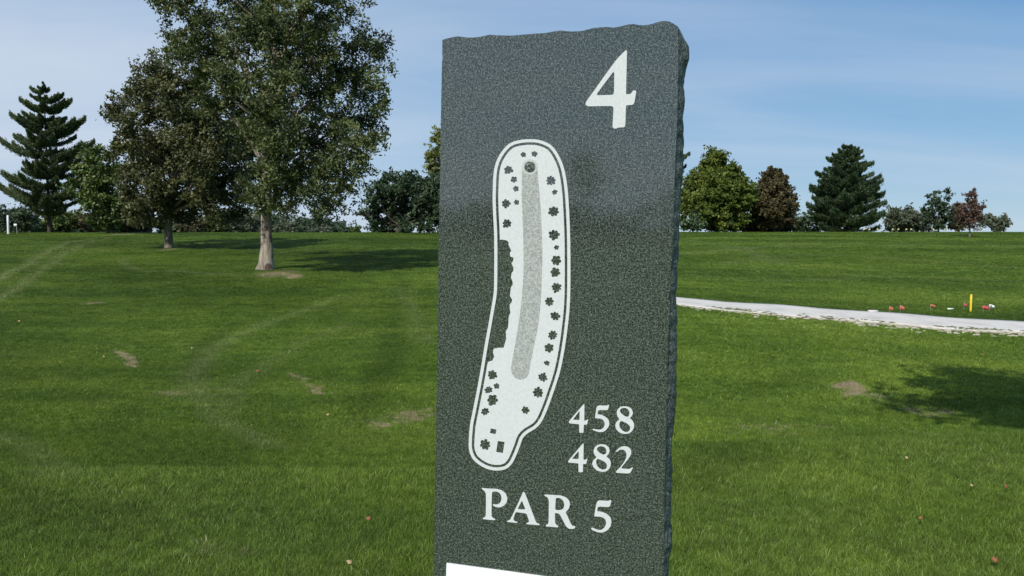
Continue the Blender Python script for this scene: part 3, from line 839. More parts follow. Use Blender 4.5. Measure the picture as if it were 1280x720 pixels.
# the wooded left side is left as bare granite
notch = [(624.8,299.8),(628,299.5),(633.5,300.5),(636,303),(635.8,306.5),(638,310.5),(639.3,313.5),(637.3,316.2),(638,320.6),(642.2,322.2),(641.6,326),(639.4,329.4),(641.8,334),(641.9,338.5),(639.8,341),(638.8,347),(640.6,351),(641.2,355.6),(638.8,358.8),(638.2,364),(637.5,369.5),(640.3,374.5),(639.8,377.5),(637.3,380.5),(637.3,386),(638.2,391),(636.2,395),(635.6,403.8),(635.2,409.5),(632.4,413.8),(632.8,423.8),(631,430),(629.4,434.8),(624,434.6),(617.2,436),(616.3,441),(618,445.5),(615.6,450.6),(610,452.5)]
left_idx = [i for i, p in enumerate(PAN) if 299.8 < p[1] < 452.5 and p[0] < 645]
keep = [tuple(p) for i, p in enumerate(PAN) if i not in left_idx]
# the contour runs clockwise on screen, so the left side is passed bottom to top
k = next(i for i, p in enumerate(keep) if p[0] < 645 and p[1] < 299.8 and i > 60)
panel = keep[:k] + list(reversed(notch)) + keep[k:]
marks = [(654.4,193.4,4),(668,192.5,4),(635.6,212.5,6),(642.8,224.8,4.2),(645,236,4.2),(688.8,225.6,6.6),(693.4,240.3,3.8),(633,254.6,5.8),(645.6,253,3.8),(692.5,264.4,7.3),(634,279.6,6.1),(692.8,293.4,7.0),(695.4,309.6,3.5),(695.2,326,6.6),(694.4,340.8,6.4),(695.6,359.6,6.5),(686.6,377.3,6.3),(694,395,6.3),(691.3,419,6),(686.5,435,6),(683.5,453.8,3.6),(678.4,471.5,6.1),(672.8,490.6,7.2),(615.6,468.8,6.2),(621,482.3,4.2),(610.9,487.3,5.1),(615.9,500.2,7.2),(606.6,514.4,5.1),(656.9,512.9,5.1),(607,555.9,7.2)]
rm = random.Random(4)
holes = []
for (x, y, r) in marks:
    lobes = 5 if r < 5 else rm.choice([6, 7, 8]); a0 = rm.uniform(0, 6)
    amps = [rm.uniform(0.82, 1.08) for _ in range(lobes)]
    L = []
    n = lobes * 6
    for i in range(n):
        a = 2 * math.pi * i / n; ph = (i % 6) / 6
        rr = r * (0.72 + 0.30 * math.sin(math.pi * ph) ** 0.7) * amps[i // 6]
        L.append((x + rr * math.cos(a + a0), y + rr * math.sin(a + a0)))
    holes.append(L)
def rect(cx, cy, w, h, a):
    c, s = math.cos(a), math.sin(a)
    return [(cx + c * x - s * y, cy + s * x + c * y) for x, y in ((-w/2, -h/2), (w/2, -h/2), (w/2, h/2), (-w/2, h/2))]
holes += [rect(616.6, 539, 7.2, 6, R(12)), rect(625.6, 558.6, 8.6, 14, R(9))]
FW = catmull([(652.5,222),(652.3,240),(652.8,260),(654.2,297.5),(654.6,330),(654,350),(651.5,381),(648,406),(643,437),(639.6,455),(639.4,463.8),(642.5,470.6),(650,474),(657.5,471.9),(661.3,465),(663,455),(667.5,432),(672.5,408),(675.6,381),(677.2,350),(678,310),(675.8,260),(674.4,240),(672.5,222),(672,212),(669.5,204.5),(662.5,201.5),(656,204.5),(652.8,211)], True, 4)
FWH = offset_in(FW, -0.0)
inlay('map_panel', [panel] + holes, M_WHITE, label='white engraved course map panel with dark tree marks cut out of it')
inlay('fairway_mark', [FW.tolist()], M_FAIR, front=0.0013, thick=0.0004, label='grey stippled fairway strip in the middle of the map')
circ = lambda x, y, r, n=36: [(x + r * math.cos(2 * math.pi * i / n), y + r * math.sin(2 * math.pi * i / n)) for i in range(n)]
inlay('green_fringe', [circ(662.4, 208.8, 9.8)], M_FRINGE, front=0.0016, thick=0.0003, label='pale grey ring round the putting green mark')
inlay('green_mark', [circ(662.6, 208.8, 6.9)], M_ROUGH, front=0.0019, thick=0.0003, label='dark round putting green mark at the top of the map')
# plaque at the bottom edge of the picture
pa = Vector(face(558.7, 703.3)); pb = Vector(face(680, 720)); dd = (pb - pa).normalized(); dn = Vector((dd.y, -dd.x))
Wd = 0.335; Hh = 0.20
pl = inlay('plaque', [[tuple(pa), tuple(pa + dd * Wd), tuple(pa + dd * Wd + dn * Hh), tuple(pa + dn * Hh)]], M_PLAQUE, front=0.003, thick=0.003, raw=True, label='blank white plaque on the lower part of the stone')

# ---------------------------------------------------------------- trees
sun_dir = -sh
def leaf_quads(C, size, rs, tint, aspect=0.5, droop=None, name='crown'):
    n = len(C)
    u = rs.normal(size=(n, 3)); u /= np.linalg.norm(u, axis=1)[:, None]
    if droop is not None:
        u = u * (1 - abs(droop)) + np.array([0, 0, -1.0 * np.sign(droop)]) * abs(droop); u /= np.linalg.norm(u, axis=1)[:, None]
    w = rs.normal(size=(n, 3)); w -= u * np.sum(u * w, 1)[:, None]; w /= np.linalg.norm(w, axis=1)[:, None]
    s = size * rs.uniform(.65, 1.35, size=(n, 1))
    a = C - u * s * .5; b = C + w * s * aspect * .5; c = C + u * s * .5; d = C - w * s * aspect * .5
    V = np.stack([a, b, c, d], 1).reshape(-1, 3)
    F = np.arange(n * 4).reshape(-1, 4)
    return mesh_np(name, V, F, tint=np.repeat(np.clip(tint, 0, 1), 4))
def blob_leaves(blobs, rs, per_m2, clump=0.45, leafs=40, fill=0.25, flat=0.7, floor=None, spray_z=.25, droop_k=.4):
    fill = fill + .12
    """blobs: (x,y,z,r). leaf clumps through and over each blob"""
    C = []; T = []
    for (x, y, z, r) in blobs:
        nc = max(3, int(per_m2 * 4 * r * r))
        u = rs.normal(size=(nc, 3)); u /= np.linalg.norm(u, axis=1)[:, None]
        rad = r * np.where(rs.uniform(size=nc) < fill, rs.uniform(0.2, .7, nc), rs.uniform(.72, 1.08, nc))
        cc = np.array([x, y, z]) + u * rad[:, None] * np.array([1, 1, .92])
        for c in cc:
            m = rs.integers(int(leafs * .5), int(leafs * 1.4)); sg = clump * rs.uniform(.55, 1.25)
            o = c - np.array([x, y, z]); o = o / (np.linalg.norm(o) + 1e-6) + np.array([0, 0, spray_z]) + rs.normal(size=3) * .35
            t = rs.uniform(-.8, 1.0, m)
            p = c + o * (t * sg * 1.5)[:, None] + np.clip(rs.normal(size=(m, 3)), -1.7, 1.7) * (sg * (.62 - .22 * t))[:, None] * np.array([1, 1, flat])
            p[:, 2] -= np.maximum(t, 0) ** 2 * sg * droop_k
            C.append(p); T.append(np.clip(rs.normal(0.5, .14) + rs.normal(0, .17, m), 0, 1))
    C = np.vstack(C); T = np.concatenate(T)
    if floor is not None:
        k = C[:, 2] > floor; C = C[k]; T = T[k]
    return C, T
def limb_pts(p0, p1, rs, sag=0.0, n=7, wob=0.06):
    p0 = Vector(p0); p1 = Vector(p1); L = (p1 - p0).length; P = []
    c = p0 + (p1 - p0) * 0.45 + Vector((0, 0, 1)) * L * sag
    for i in range(n):
        t = i / (n - 1)
        q = p0 * (1 - t) ** 2 + c * (2 * t * (1 - t)) + p1 * t * t
        if 0 < i < n - 1: q += Vector(rs.normal(size=3) * wob * L * 0.3)
        P.append(q)
    return P
TREES = {}
def tree(name, label, bx, by, blobs, trunk_r, mat, bark, leaf=0.22, per_m2=2.2, clump=0.45, leafs=40, fill=.25, fork=None, seed=1, group=None, droop=None, flare=1.35, lean=(0, 0),
         twigs=1.0, limbs_as_parts=False, aspect=.5, cat='tree', flat=.7, trunk_h=None, fl_dir=(0, 0), extra=None):
    rs = np.random.default_rng(seed)
    z0 = gz(bx, by)
    root = empty(name, (bx, by, z0)); tag(root, label, cat, group)
    o = Vector((bx, by, z0))
    B = [(x - bx, y - by, z - z0, r) for x, y, z, r in blobs]
    zmin = min(b[2] - b[3] for b in B); zmax = max(b[2] + b[3] for b in B)
    cx = np.average([b[0] for b in B], weights=[b[3] ** 2 for b in B]); cy = np.average([b[1] for b in B], weights=[b[3] ** 2 for b in B])
    fk = fork if fork is not None else max(zmin + (zmax - zmin) * .12, .6)
    if trunk_r > 0:
        P = Parts()
        # trunk with root flare
        pts = []; rad = []
        th = trunk_h or (zmax * 0.72)
        nseg = 18
        for i in range(nseg):
            t = i / (nseg - 1); z = -0.25 + (th + .25) * t
            k = t * t
            wob = trunk_r * 0.5 * math.sin(3 + t * 7) * t
            pts.append((cx * k + lean[0] * t + wob, cy * k * .6 + lean[1] * t, z))
            fl = math.exp(-max(z, 0) / (trunk_r * 2.2)) * (flare - 1)
            rad.append(trunk_r * (1 + fl) * (1 - 0.86 * t ** 0.9))
        # make the lower trunk finer
        P.tube(pts, rad, 14, 0.06, seed)
        if fl_dir != (0, 0):      # root buttress leaning out to one side
            P.tube([(fl_dir[0] * 1.25, fl_dir[1] * 1.25, -0.2), (fl_dir[0] * .55, fl_dir[1] * .55, 0.35), (fl_dir[0] * .1, fl_dir[1] * .1, 1.5)], [trunk_r * .55, trunk_r * .7, trunk_r * .75], 10, .05, seed)
            P.tube([(-fl_dir[0] * .5, -fl_dir[1] * .5 - .3, -0.2), (0, -.1, 0.5), (0, 0, 1.4)], [trunk_r * .5, trunk_r * .7, trunk_r * .7], 10, .05, seed)
        P.build('trunk', bark, root)
        axis = lambda z: Vector(np.array([np.interp(z, [p[2] for p in pts], [p[k] for p in pts]) for k in range(3)]))
        rat = lambda z: float(np.interp(z, [p[2] for p in pts], rad))
        T = Parts(); nt_ = 0
        order = sorted(range(len(B)), key=lambda i: -B[i][3])
        nl = 0
        for i in order[:22]:
            x, y, z, r = B[i]
            zs = min(max(fk, z - r * 1.2 - math.hypot(x - cx, y - cy) * 0.5), th * .92)
            a = axis(zs)
            L = limb_pts(a, (x, y, z), rs, -0.06 if z > zs else 0.12)
            r0 = min(rat(zs) * .62, 0.06 + 0.022 * (Vector((x, y, z)) - a).length)
            if limbs_as_parts and nl < 12:
                Q = Parts(); Q.tube(L, list(np.linspace(r0, r0 * .3, len(L))), 8, .05, i); Q.build('limb', bark, root); nl += 1
            else:
                T.tube(L, list(np.linspace(r0, r0 * .3, len(L))), 6, .05, i); nt_ += 1
            for j in range(int(5 * twigs)):
                u = Vector(rs.normal(size=3)).normalized(); q = L[rs.integers(3, len(L))]
                T.tube(limb_pts(q, Vector((x, y, z)) + u * r * rs.uniform(.6, 1.0), rs, .03, 5), list(np.linspace(r0 * .3, r0 * .06, 5)), 4, 0, j); nt_ += 1
        if nt_: T.build('branches', bark, root)
    C, Tn = blob_leaves(B, rs, per_m2, clump, leafs, fill, flat, floor=0.05)
    if extra is not None:
        C2, T2 = extra(rs, B); C = np.vstack([C, C2]); Tn = np.concatenate([Tn, T2])
    me = leaf_quads(C, leaf, rs, Tn, aspect, droop)
    link('crown', me, mat, root)
    TREES[name + str(seed)] = (root, len(C))
    return root
def blobs_px(L, Y, spread=1.0, seed=0):
    """(px, py, radius px[, depth offset m]) -> world blobs around depth Y"""
    rs = np.random.default_rng(seed + 50); out = []
    for b in L:
        px, py, r = b[:3]; dz = b[3] if len(b) > 3 else rs.uniform(-1, 1) * spread
        p = at(px, py, Y + dz); out.append((p.x, p.y, p.z, r * Y / FPX))
    return out
def dome_blobs(px, top, bottom, half, Y, n, seed, shape='round', depth=1.0, rr=(.22, .34)):
    """fill an outline (round, oval, cone or egg) with smaller blobs"""
    rs = np.random.default_rng(seed); out = []
    H = bottom - top
    while len(out) < n:
        t = rs.uniform(0.03, 1.0); a = rs.uniform(0, 6.283)
        if shape == 'round': w = math.sin(math.pi * min(1, (0.16 + t * .74))) ** .6
        elif shape == 'egg': w = min(1, (t / .62)) ** .55 * (1 - .22 * max(0, (t - .75) / .25))
        elif shape == 'cone': w = 0.12 + t * .88
        else: w = math.sin(math.pi * min(1, (0.12 + t * .76))) ** .45
        q = math.sqrt(rs.uniform(0.15, 1)); r = half * rs.uniform(*rr) * (0.4 + .6 * w)
        x = px + (half * w - r * .75) * q * math.cos(a)
        d = (half * w - r * .75) * q * math.sin(a) * depth
        y = top + r * .85 + (H - r * 1.6) * t
        p = at(x, y, Y + d * Y / FPX); out.append((p.x, p.y, p.z, r * Y / FPX))
    return out

G_DARK = leaf_mat('leaves_dark_olive', (0.022, 0.034, 0.010), (0.082, 0.106, 0.032), (0.215, 0.245, 0.090), .26)
G_OLIVE = leaf_mat('leaves_brown_olive', (0.024, 0.030, 0.010), (0.070, 0.080, 0.026), (0.175, 0.175, 0.068), .2)
G_MID = leaf_mat('leaves_mid_green', (0.030, 0.054, 0.012), (0.080, 0.122, 0.028), (0.165, 0.210, 0.060), .22)
G_TEAL = leaf_mat('leaves_blue_green', (0.020, 0.038, 0.018), (0.050, 0.086, 0.042), (0.115, 0.160, 0.080), .18)
G_YELL = leaf_mat('leaves_yellow_green', (0.036, 0.062, 0.010), (0.098, 0.140, 0.020), (0.205, 0.235, 0.040), .25)
G_LIME = leaf_mat('leaves_pale_yellow_green', (0.080, 0.100, 0.024), (0.170, 0.195, 0.050), (0.280, 0.290, 0.100), .3)
G_BROWN = leaf_mat('leaves_red_brown', (0.032, 0.030, 0.012), (0.076, 0.064, 0.026), (0.150, 0.124, 0.048), .18)
G_RED = leaf_mat('leaves_dull_red', (0.055, 0.036, 0.026), (0.130, 0.078, 0.058), (0.230, 0.150, 0.110), .25)
G_GREY = leaf_mat('leaves_grey_green', (0.050, 0.066, 0.040), (0.105, 0.130, 0.080), (0.190, 0.210, 0.140), .2)
G_TAN = leaf_mat('leaves_tan', (0.060, 0.054, 0.030), (0.120, 0.108, 0.055), (0.190, 0.170, 0.095), .2)
G_PINE = leaf_mat('pine_needles', (0.026, 0.046, 0.020), (0.078, 0.114, 0.048), (0.160, 0.205, 0.085), .18)
G_PINE2 = leaf_mat('pine_needles_green', (0.026, 0.052, 0.024), (0.066, 0.110, 0.050), (0.140, 0.195, 0.090), .16)
BK_PALE = bark_mat('bark_pale', (0.16, 0.13, 0.10), (0.37, 0.315, 0.245), 2.0, (0.085, 0.055, 0.045))
BK_GREY = bark_mat('bark_grey_brown', (0.085, 0.070, 0.052), (0.23, 0.195, 0.145), 3.0)
BK_DARK = bark_mat('bark_dark', (0.030, 0.024, 0.018), (0.085, 0.068, 0.050), 3.0)

# the big tree
b0 = ground_at(334, 337)
BIGP = [(330,20,42),(250,25,32),(215,-5,22),(200,10,16),(300,-25,45),(380,0,45),(430,10,26),(455,45,18),(462,70,22),(440,90,28),(455,115,24),(462,150,24),(448,172,26),(425,150,30),(400,110,36),(355,75,42),(300,80,38),(255,75,34),
        (225,55,26),(280,125,34),(325,130,36),(370,150,36),(395,180,32),(420,200,24),(435,215,17),(455,188,18),(345,200,30),(352,235,22),(365,222,24),(340,258,17),(358,262,14),(318,240,16),(335,50,26,-4.5),(345,95,26,-5),(338,135,24,-5),(348,170,24,-5),(335,205,20,-4.5),(338,238,17,-3.5),(322,20,26,-4.5),(318,150,20,-4),(400,215,24),(405,240,16),(413,252,13),(398,262,10),
        (310,170,26),(250,-55,42),(340,-80,50),(410,-55,40),(300,-110,40),(370,-120,35),(380,60,40),(415,60,34),(285,45,34),(340,165,30),(310,230,14),(472,130,12),(468,95,12),(475,60,12),(390,240,14),(412,262,11),(420,246,11),(398,276,8),(432,228,12)]
def weep(rs, B):
    """hanging sprays of leaves at the outer right side"""
    C = []; T = []
    for k in range(70):
        b = B[rs.integers(0, len(B))]
        if b[2] > 15 or b[2] < 5 or b[0] < -2: continue
        a = rs.uniform(-1.4, 1.4); r = b[3] * rs.uniform(.8, 1.15)
        p = np.array([b[0] + r * math.cos(a), b[1] + r * math.sin(a), b[2] - b[3] * .3])
        L = rs.uniform(.8, 2.0); m = 60; t = rs.uniform(0, 1, m)
        q = p + np.stack([t * .5 * math.cos(a) * L * .5, t * .5 * math.sin(a) * L * .5, -t * L], -1) + rs.normal(size=(m, 3)) * .13
        C.append(q); T.append(np.clip(rs.normal(.5, .2, m), 0, 1))
    return np.vstack(C), np.concatenate(T)
tree('large_tree', 'tallest broad tree with pale flared trunk, its crown cut by the top of the picture', b0.x, b0.y, blobs_px(BIGP, b0.y, 4.2, 1), 0.36, G_DARK, BK_PALE,
     leaf=.21, per_m2=3.7, clump=.37, leafs=84, fill=.25, fork=3.0, seed=11, flare=1.25, limbs_as_parts=True, fl_dir=(-.42, -.1), twigs=1.4, extra=weep, aspect=.42)
b1 = ground_at(211, 310)
SM = [(185,105,22),(165,118,16),(150,140,13),(160,160,16),(195,140,26),(225,130,26),(190,85,14),(215,100,22),(245,110,26),(180,185,26),(165,210,18),(205,185,30),(240,165,30),(265,145,28),(230,210,30),(190,225,26),
      (165,240,17),(205,250,24),(235,250,20),(262,200,30),(275,230,24),(295,190,26),(300,215,24),(290,160,26),(318,238,12),(255,245,18),(180,258,13),(150,185,12),(215,268,13),(140,150,7),(148,125,8),(172,268,10),(280,250,12),(325,215,14),(298,262,14),(285,272,9),(240,268,12),(190,272,10),(310,245,14),(265,262,11),(160,262,12),(175,278,7)]
tree('shade_tree', 'darker olive tree on a short straight trunk, left of and behind the tallest tree', b1.x, b1.y, blobs_px(SM, b1.y, 4.5, 2), 0.34, G_OLIVE, BK_GREY,
     leaf=.29, per_m2=2.6, clump=.50, leafs=90, fill=.25, fork=3.0, seed=12, flare=1.25, limbs_as_parts=True, twigs=1.2)

def pine(name, label, px, base_y, top, Y, profile, mat, seed, group, up=.28, dens=1.0, trunk_r=.24, bare=0.06, tips=None, cat='pine tree', needle=.34, step=.045, nb_ring=6):
    """profile: list of (py, half width px) from top down; plumes on real branches"""
    rs = np.random.default_rng(seed)
    base = at(px, base_y, Y); z0 = gz(base.x, Y); root = empty(name, (base.x, Y, z0)); tag(root, label, cat, group)
    H = at(px, top, Y).z - z0
    P = Parts(); P.tube([(0, 0, -.3), (0, 0, H * .3), (0.05, 0, H * .7), (0, 0, H * .99)], [trunk_r * 1.15, trunk_r * .8, trunk_r * .35, .03], 10, .04, seed); P.build('trunk', BK_DARK, root)
    zs = np.array([at(px, p[0], Y).z - z0 for p in profile]); hw = np.array([p[1] * Y / FPX for p in profile])
    o = np.argsort(zs); zs = zs[o]; hw = hw[o]
    C = []; T = []; U = []; Bn = Parts(); nb = 0
    def branch(z, a, L, rise):
        nonlocal nb
        d = np.array([math.cos(a), math.sin(a), 0.0]); s = np.array([-math.sin(a), math.cos(a), 0.0])
        pts = [np.array([0, 0, z]) + d * L * t + np.array([0, 0, rise * L * (t ** 1.6) - .06 * L * math.sin(t * 3.1)]) for t in np.linspace(0, 1, 5)]
        Bn.tube([tuple(p) for p in pts], [.05, .04, .03, .02, .01], 4); nb += 1
        tone = rs.normal(.5, .13)
        m = int(150 * dens * (0.4 + L)); t = rs.uniform(.12, 1.03, m) ** .8
        wd = .20 * L * np.sin(np.clip(t, 0, 1) * 2.9 + .2) * rs.uniform(-1, 1, m)
        cz = np.interp(t, np.linspace(0, 1, 5), [p[2] for p in pts])
        c = d[None] * (L * t)[:, None] + s[None] * (wd * 1.25)[:, None]; c[:, 2] = cz + rs.normal(0, .07 + .02 * L, m) + .04 * L
        u = d[None] * .75 + s[None] * np.sign(wd)[:, None] * .45 + np.array([0, 0, .65]) + rs.normal(size=(m, 3)) * .38
        C.append(c); U.append(u); T.append(np.clip(tone + rs.normal(0, .16, m) + (t - .5) * .15, 0, 1))
    zlo = H * bare
    z = zlo
    while z < H * .985:
        w = float(np.interp(z, zs, hw))
        nbr = nb_ring if w > .8 else 4
        a0 = rs.uniform(0, 6.28)
        for k in range(nbr):
            a = a0 + 6.283 * k / nbr + rs.normal(0, .25)
            L = max(.22, w * rs.uniform(.55, 1.0)); branch(z + rs.normal(0, .1), a, L, up * rs.uniform(.5, 1.2))
        z += max(.26, H * step) * rs.uniform(.7, 1.35)
    for (tx, ty) in tips or []:
        q = at(tx, ty, Y); x = q.x - base.x; zt = q.z - z0; L = abs(x)
        for da in (0, .22, -.22):
            branch(zt - up * L * .95, (0 if x > 0 else math.pi) + da, L / max(math.cos(da), .2) * (1 if da == 0 else .85), up)
    C = np.vstack(C); U = np.vstack(U); T = np.concatenate(T); n = len(C)
    U /= np.linalg.norm(U, axis=1)[:, None]
    w = rs.normal(size=(n, 3)); w -= U * np.sum(U * w, 1)[:, None]; w /= np.linalg.norm(w, axis=1)[:, None]
    s = needle * rs.uniform(.7, 1.3, (n, 1))
    V = np.stack([C - U * s * .4, C + w * s * .14, C + U * s * .6, C - w * s * .14], 1).reshape(-1, 3)
    k = np.repeat(C[:, 2] > .1, 4); 
    V = V[k]; T = np.repeat(T, 4)[k]
    me = mesh_np('needles', V, np.arange(len(V)).reshape(-1, 4), tint=T)
    Bn.build('branches', BK_DARK, root)
    link('crown', me, mat, root)
    return root
FAR = 'trees standing along the crest of the slope'
pine('pine_tree', 'open tiered dark pine at the far left with upswept side branches', 62, 290, 102, 105,
     [(102, 3), (112, 8), (128, 17), (148, 25), (165, 30), (182, 38), (196, 24), (206, 16), (216, 42), (235, 54), (255, 48), (268, 28), (290, 8)], G_PINE, 21, FAR, up=.36, dens=2.2, bare=.12, step=.056, nb_ring=7,
     tips=[(54, 104), (38, 111), (25, 126), (13, 145), (1, 178), (18, 172), (3, 219), (79, 119), (89, 127), (106, 151), (117, 181), (101, 201), (0, 235), (98, 158)])
pine('pine_tree', 'large full dark pine alone on the crest right of the stone', 1057, 289, 180, 112,
     [(180, 5), (190, 16), (205, 24), (220, 32), (240, 44), (255, 48), (270, 47), (284, 46), (292, 46)], G_PINE2, 22, FAR, up=.20, dens=1.6, bare=.01, step=.050, nb_ring=7,
     tips=[(1033, 199), (1020, 218), (1013, 235), (1009, 258), (1092, 205), (1103, 228), (1104, 245), (1105, 268), (1078, 190)])
pine('pine_tree', 'pine mostly hidden behind the stone, one branch tip showing beside its right edge', 826, 289, 168, 114,
     [(168, 5), (190, 22), (210, 30), (240, 40), (270, 46), (290, 30)], G_PINE, 23, FAR, up=.4, bare=.05, tips=[(862, 194)])
tree('young_pine', 'narrow young evergreen with several upright leaders beside the small red tree', at(1173, 290, 112).x, 112,
     blobs_px([(1160,243,4),(1161,252,5),(1163,262,7),(1173,240,4),(1172,250,6),(1172,262,8),(1186,237,4),(1185,247,5),(1183,257,7),(1172,274,9),(1160,272,7),(1184,270,9),(1172,284,7),(1192,262,4),(1155,262,3)], 112, .5, 9),
     .12, G_TEAL, BK_DARK, leaf=.34, per_m2=4.5, clump=.26, leafs=40, seed=24, group=FAR, fork=.5, cat='pine tree', fill=.1)

tree('round_tree', 'round green tree in the shade just right of the far left pine', at(140, 290, 98).x, 98, dome_blobs(130, 178, 285, 38, 98, 44, 31, 'round'), .28, G_MID, BK_DARK, leaf=.48, per_m2=2.2, clump=.55, leafs=44, seed=31, group=FAR, fork=1.5)
tree('spreading_tree', 'spreading dark blue-green tree left of the stone, many limbs from near the ground', at(497, 290, 104).x, 104,
     blobs_px([(497,232,17),(478,240,14),(465,250,12),(515,236,18),(530,250,20),(505,255,20),(485,258,16),(470,266,9),(458,264,8),(452,266,5),(475,232,9),(488,222,9),(510,222,10),(540,240,16),(545,265,18),(520,272,18),(495,275,16),(480,280,9),(535,285,12),(468,283,5),(555,230,20),(560,260,20),(508,284,12)], 104, 2.5, 3),
     .26, G_TEAL, BK_DARK, leaf=.44, per_m2=3.2, clump=.42, leafs=44, seed=32, group=FAR, fork=1.0, twigs=1.2)
tree('poplar_tree', 'tall yellow-green tree emerging behind the left edge of the stone', at(566, 290, 108).x, 108,
     blobs_px([(550,176,10),(562,170,14),(545,192,12),(538,208,9),(555,205,18),(545,225,14),(537,240,9),(556,240,18),(545,258,12),(552,275,12),(540,275,8),(575,190,18),(580,230,22),(575,265,20),(534,225,5),(547,168,5)], 108, 2.0, 4),
     .2, G_LIME, BK_GREY, leaf=.40, per_m2=3.2, clump=.42, leafs=40, seed=33, group=FAR, fork=1.5)
tree('maple_tree', 'rounded yellow-green maple just right of the stone', at(896, 290, 108).x, 108, dome_blobs(897, 186, 287, 50, 108, 80, 34, 'egg', rr=(.2, .32)), .3, G_YELL, BK_DARK, leaf=.42, per_m2=3.6, clump=.42, leafs=48, seed=34, group=FAR, fork=.8)
tree('copper_maple', 'egg-shaped reddish-brown maple between the yellow-green maple and the pine', at(967, 290, 110).x, 110, dome_blobs(967, 207, 290, 34, 110, 60, 35, 'egg', rr=(.24, .36)), .26, G_BROWN, BK_DARK, leaf=.40, per_m2=4.6, clump=.38, leafs=50, seed=35, group=FAR, fork=.6)
sp = ground_at(1212, 296)
tree('red_sapling', 'small dull red sapling on a thin bare trunk near the right edge', sp.x, sp.y, blobs_px([(1212,252,9),(1206,262,10),(1220,262,10),(1212,270,11),(1202,272,7),(1214,242,6),(1224,272,7),(1200,264,5),(1226,258,4),(1212,280,6)], sp.y, .7, 5),
     .10, G_RED, BK_GREY, leaf=.27, per_m2=6.5, clump=.26, leafs=34, seed=36, group=FAR, fork=1.0, flare=1.2, twigs=1.0, fill=.1)
def bush(name, label, px, top, half, Y, mat, seed, n=12, shape='oval', group='bushes along the crest of the slope', base=291, leaf=.42, dens=3.4, tr=.10, cat='bush'):
    tree(name, label, at(px, 290, Y).x, Y, dome_blobs(px, top, base, half, Y, int(n * 1.5), seed, shape, rr=(.24, .4)), tr, mat, BK_DARK, leaf=leaf, per_m2=dens, clump=.42, leafs=30, seed=seed, group=group, fork=.3, cat=cat, twigs=.6)
bush('bush', 'grey-green bush right of the lone pine', 1130, 257, 27, 116, G_GREY, 41, 16)
bush('bush', 'reddish-green bush between the young pine and the red sapling', 1198, 256, 15, 114, G_TAN, 42, 10)
bush('bush', 'low pale grey-green bush farthest to the right', 1243, 266, 19, 118, G_GREY, 43, 10)
bush('bush', 'low dark bush at the foot of the lone pine, on its left', 1001, 268, 19, 118, G_TEAL, 44, 10)
bush('bush', 'low dark evergreen shrub under the yellow-green maple beside the stone', 866, 268, 16, 104, G_PINE2, 45, 8)
bush('bush', 'twiggy tan bush under the yellow-green maple, on its right', 928, 270, 20, 112, G_TAN, 46, 10)
bush('bush', 'small green bush between the maple and the copper maple', 897, 272, 14, 112, G_MID, 47, 7)
bush('bush', 'long dark evergreen bush at the foot of the copper maple', 962, 276, 34, 116, G_TEAL, 70, 14)
bush('bush', 'dark bush just left of the lone pine, touching the copper maple', 1018, 262, 15, 120, G_PINE2, 71, 8)
bush('bush', 'pale twiggy bush between the grey-green bush and the young evergreen', 1152, 266, 16, 118, G_GREY, 72, 9)
bush('bush', 'dark bush under the far left pine', 28, 256, 28, 112, G_TEAL, 48, 9)
bush('bush', 'yellowish bush between the far left pine and its neighbour', 75, 262, 24, 116, G_MID, 49, 8)
bush('bush', 'tan bush behind the round green tree', 112, 264, 26, 118, G_TAN, 50, 8)
bush('bush', 'olive bush behind the darker olive tree, left of its trunk', 168, 258, 34, 116, G_OLIVE, 51, 12)
bush('bush', 'round tan-brown bush just right of the darker olive tree\'s trunk', 237, 270, 17, 116, G_TAN, 52, 8)
bush('bush', 'tall dark green bush right of the round tan-brown bush', 272, 258, 24, 118, G_DARK, 53, 10)
bush('bush', 'blue-green bush just left of the pale trunk', 306, 262, 24, 118, G_GREY, 54, 10)
bush('bush', 'pale green bush just right of the pale trunk', 365, 279, 22, 122, G_GREY, 55, 7)
bush('bush', 'low pale bush between the pale trunk and the spreading tree', 400, 285, 14, 126, G_GREY, 56, 5)
bush('bush', 'tiny upright bush left of the spreading tree', 444, 284, 5, 126, G_MID, 57, 4)
bush('bush', 'dark bush at the very left edge of the picture', -6, 256, 22, 100, G_TEAL, 58, 8)
bush('bush', 'mid green bush behind the poplar and the spreading tree', 470, 284, 12, 120, G_TEAL, 59, 5)
# distant belt of woodland behind the crest: reads as one mass
def belt():
    rs = np.random.default_rng(77); B = []
    for k in range(90):
        px = rs.uniform(-150, 430); Y = rs.uniform(150, 190)
        hgt = 272 + 6 * math.sin(px * .03) + rs.uniform(-4, 4) + (9 if px > 330 else 0)
        p = at(px, hgt + 6, Y); B.append((p.x, p.y, p.z, 1.7 * rs.uniform(.8, 1.3))); p2 = at(px, hgt + 16, Y); B.append((p2.x, p2.y, p2.z, 2.2))
    C, T = blob_leaves(B, rs, 1.6, .6, 40, .2)
    o = link('distant_wood', leaf_quads(C, .6, rs, T), G_TEAL); tag(o, 'distant belt of woodland showing low behind the trees on the left', 'woodland', kind='stuff')
belt()

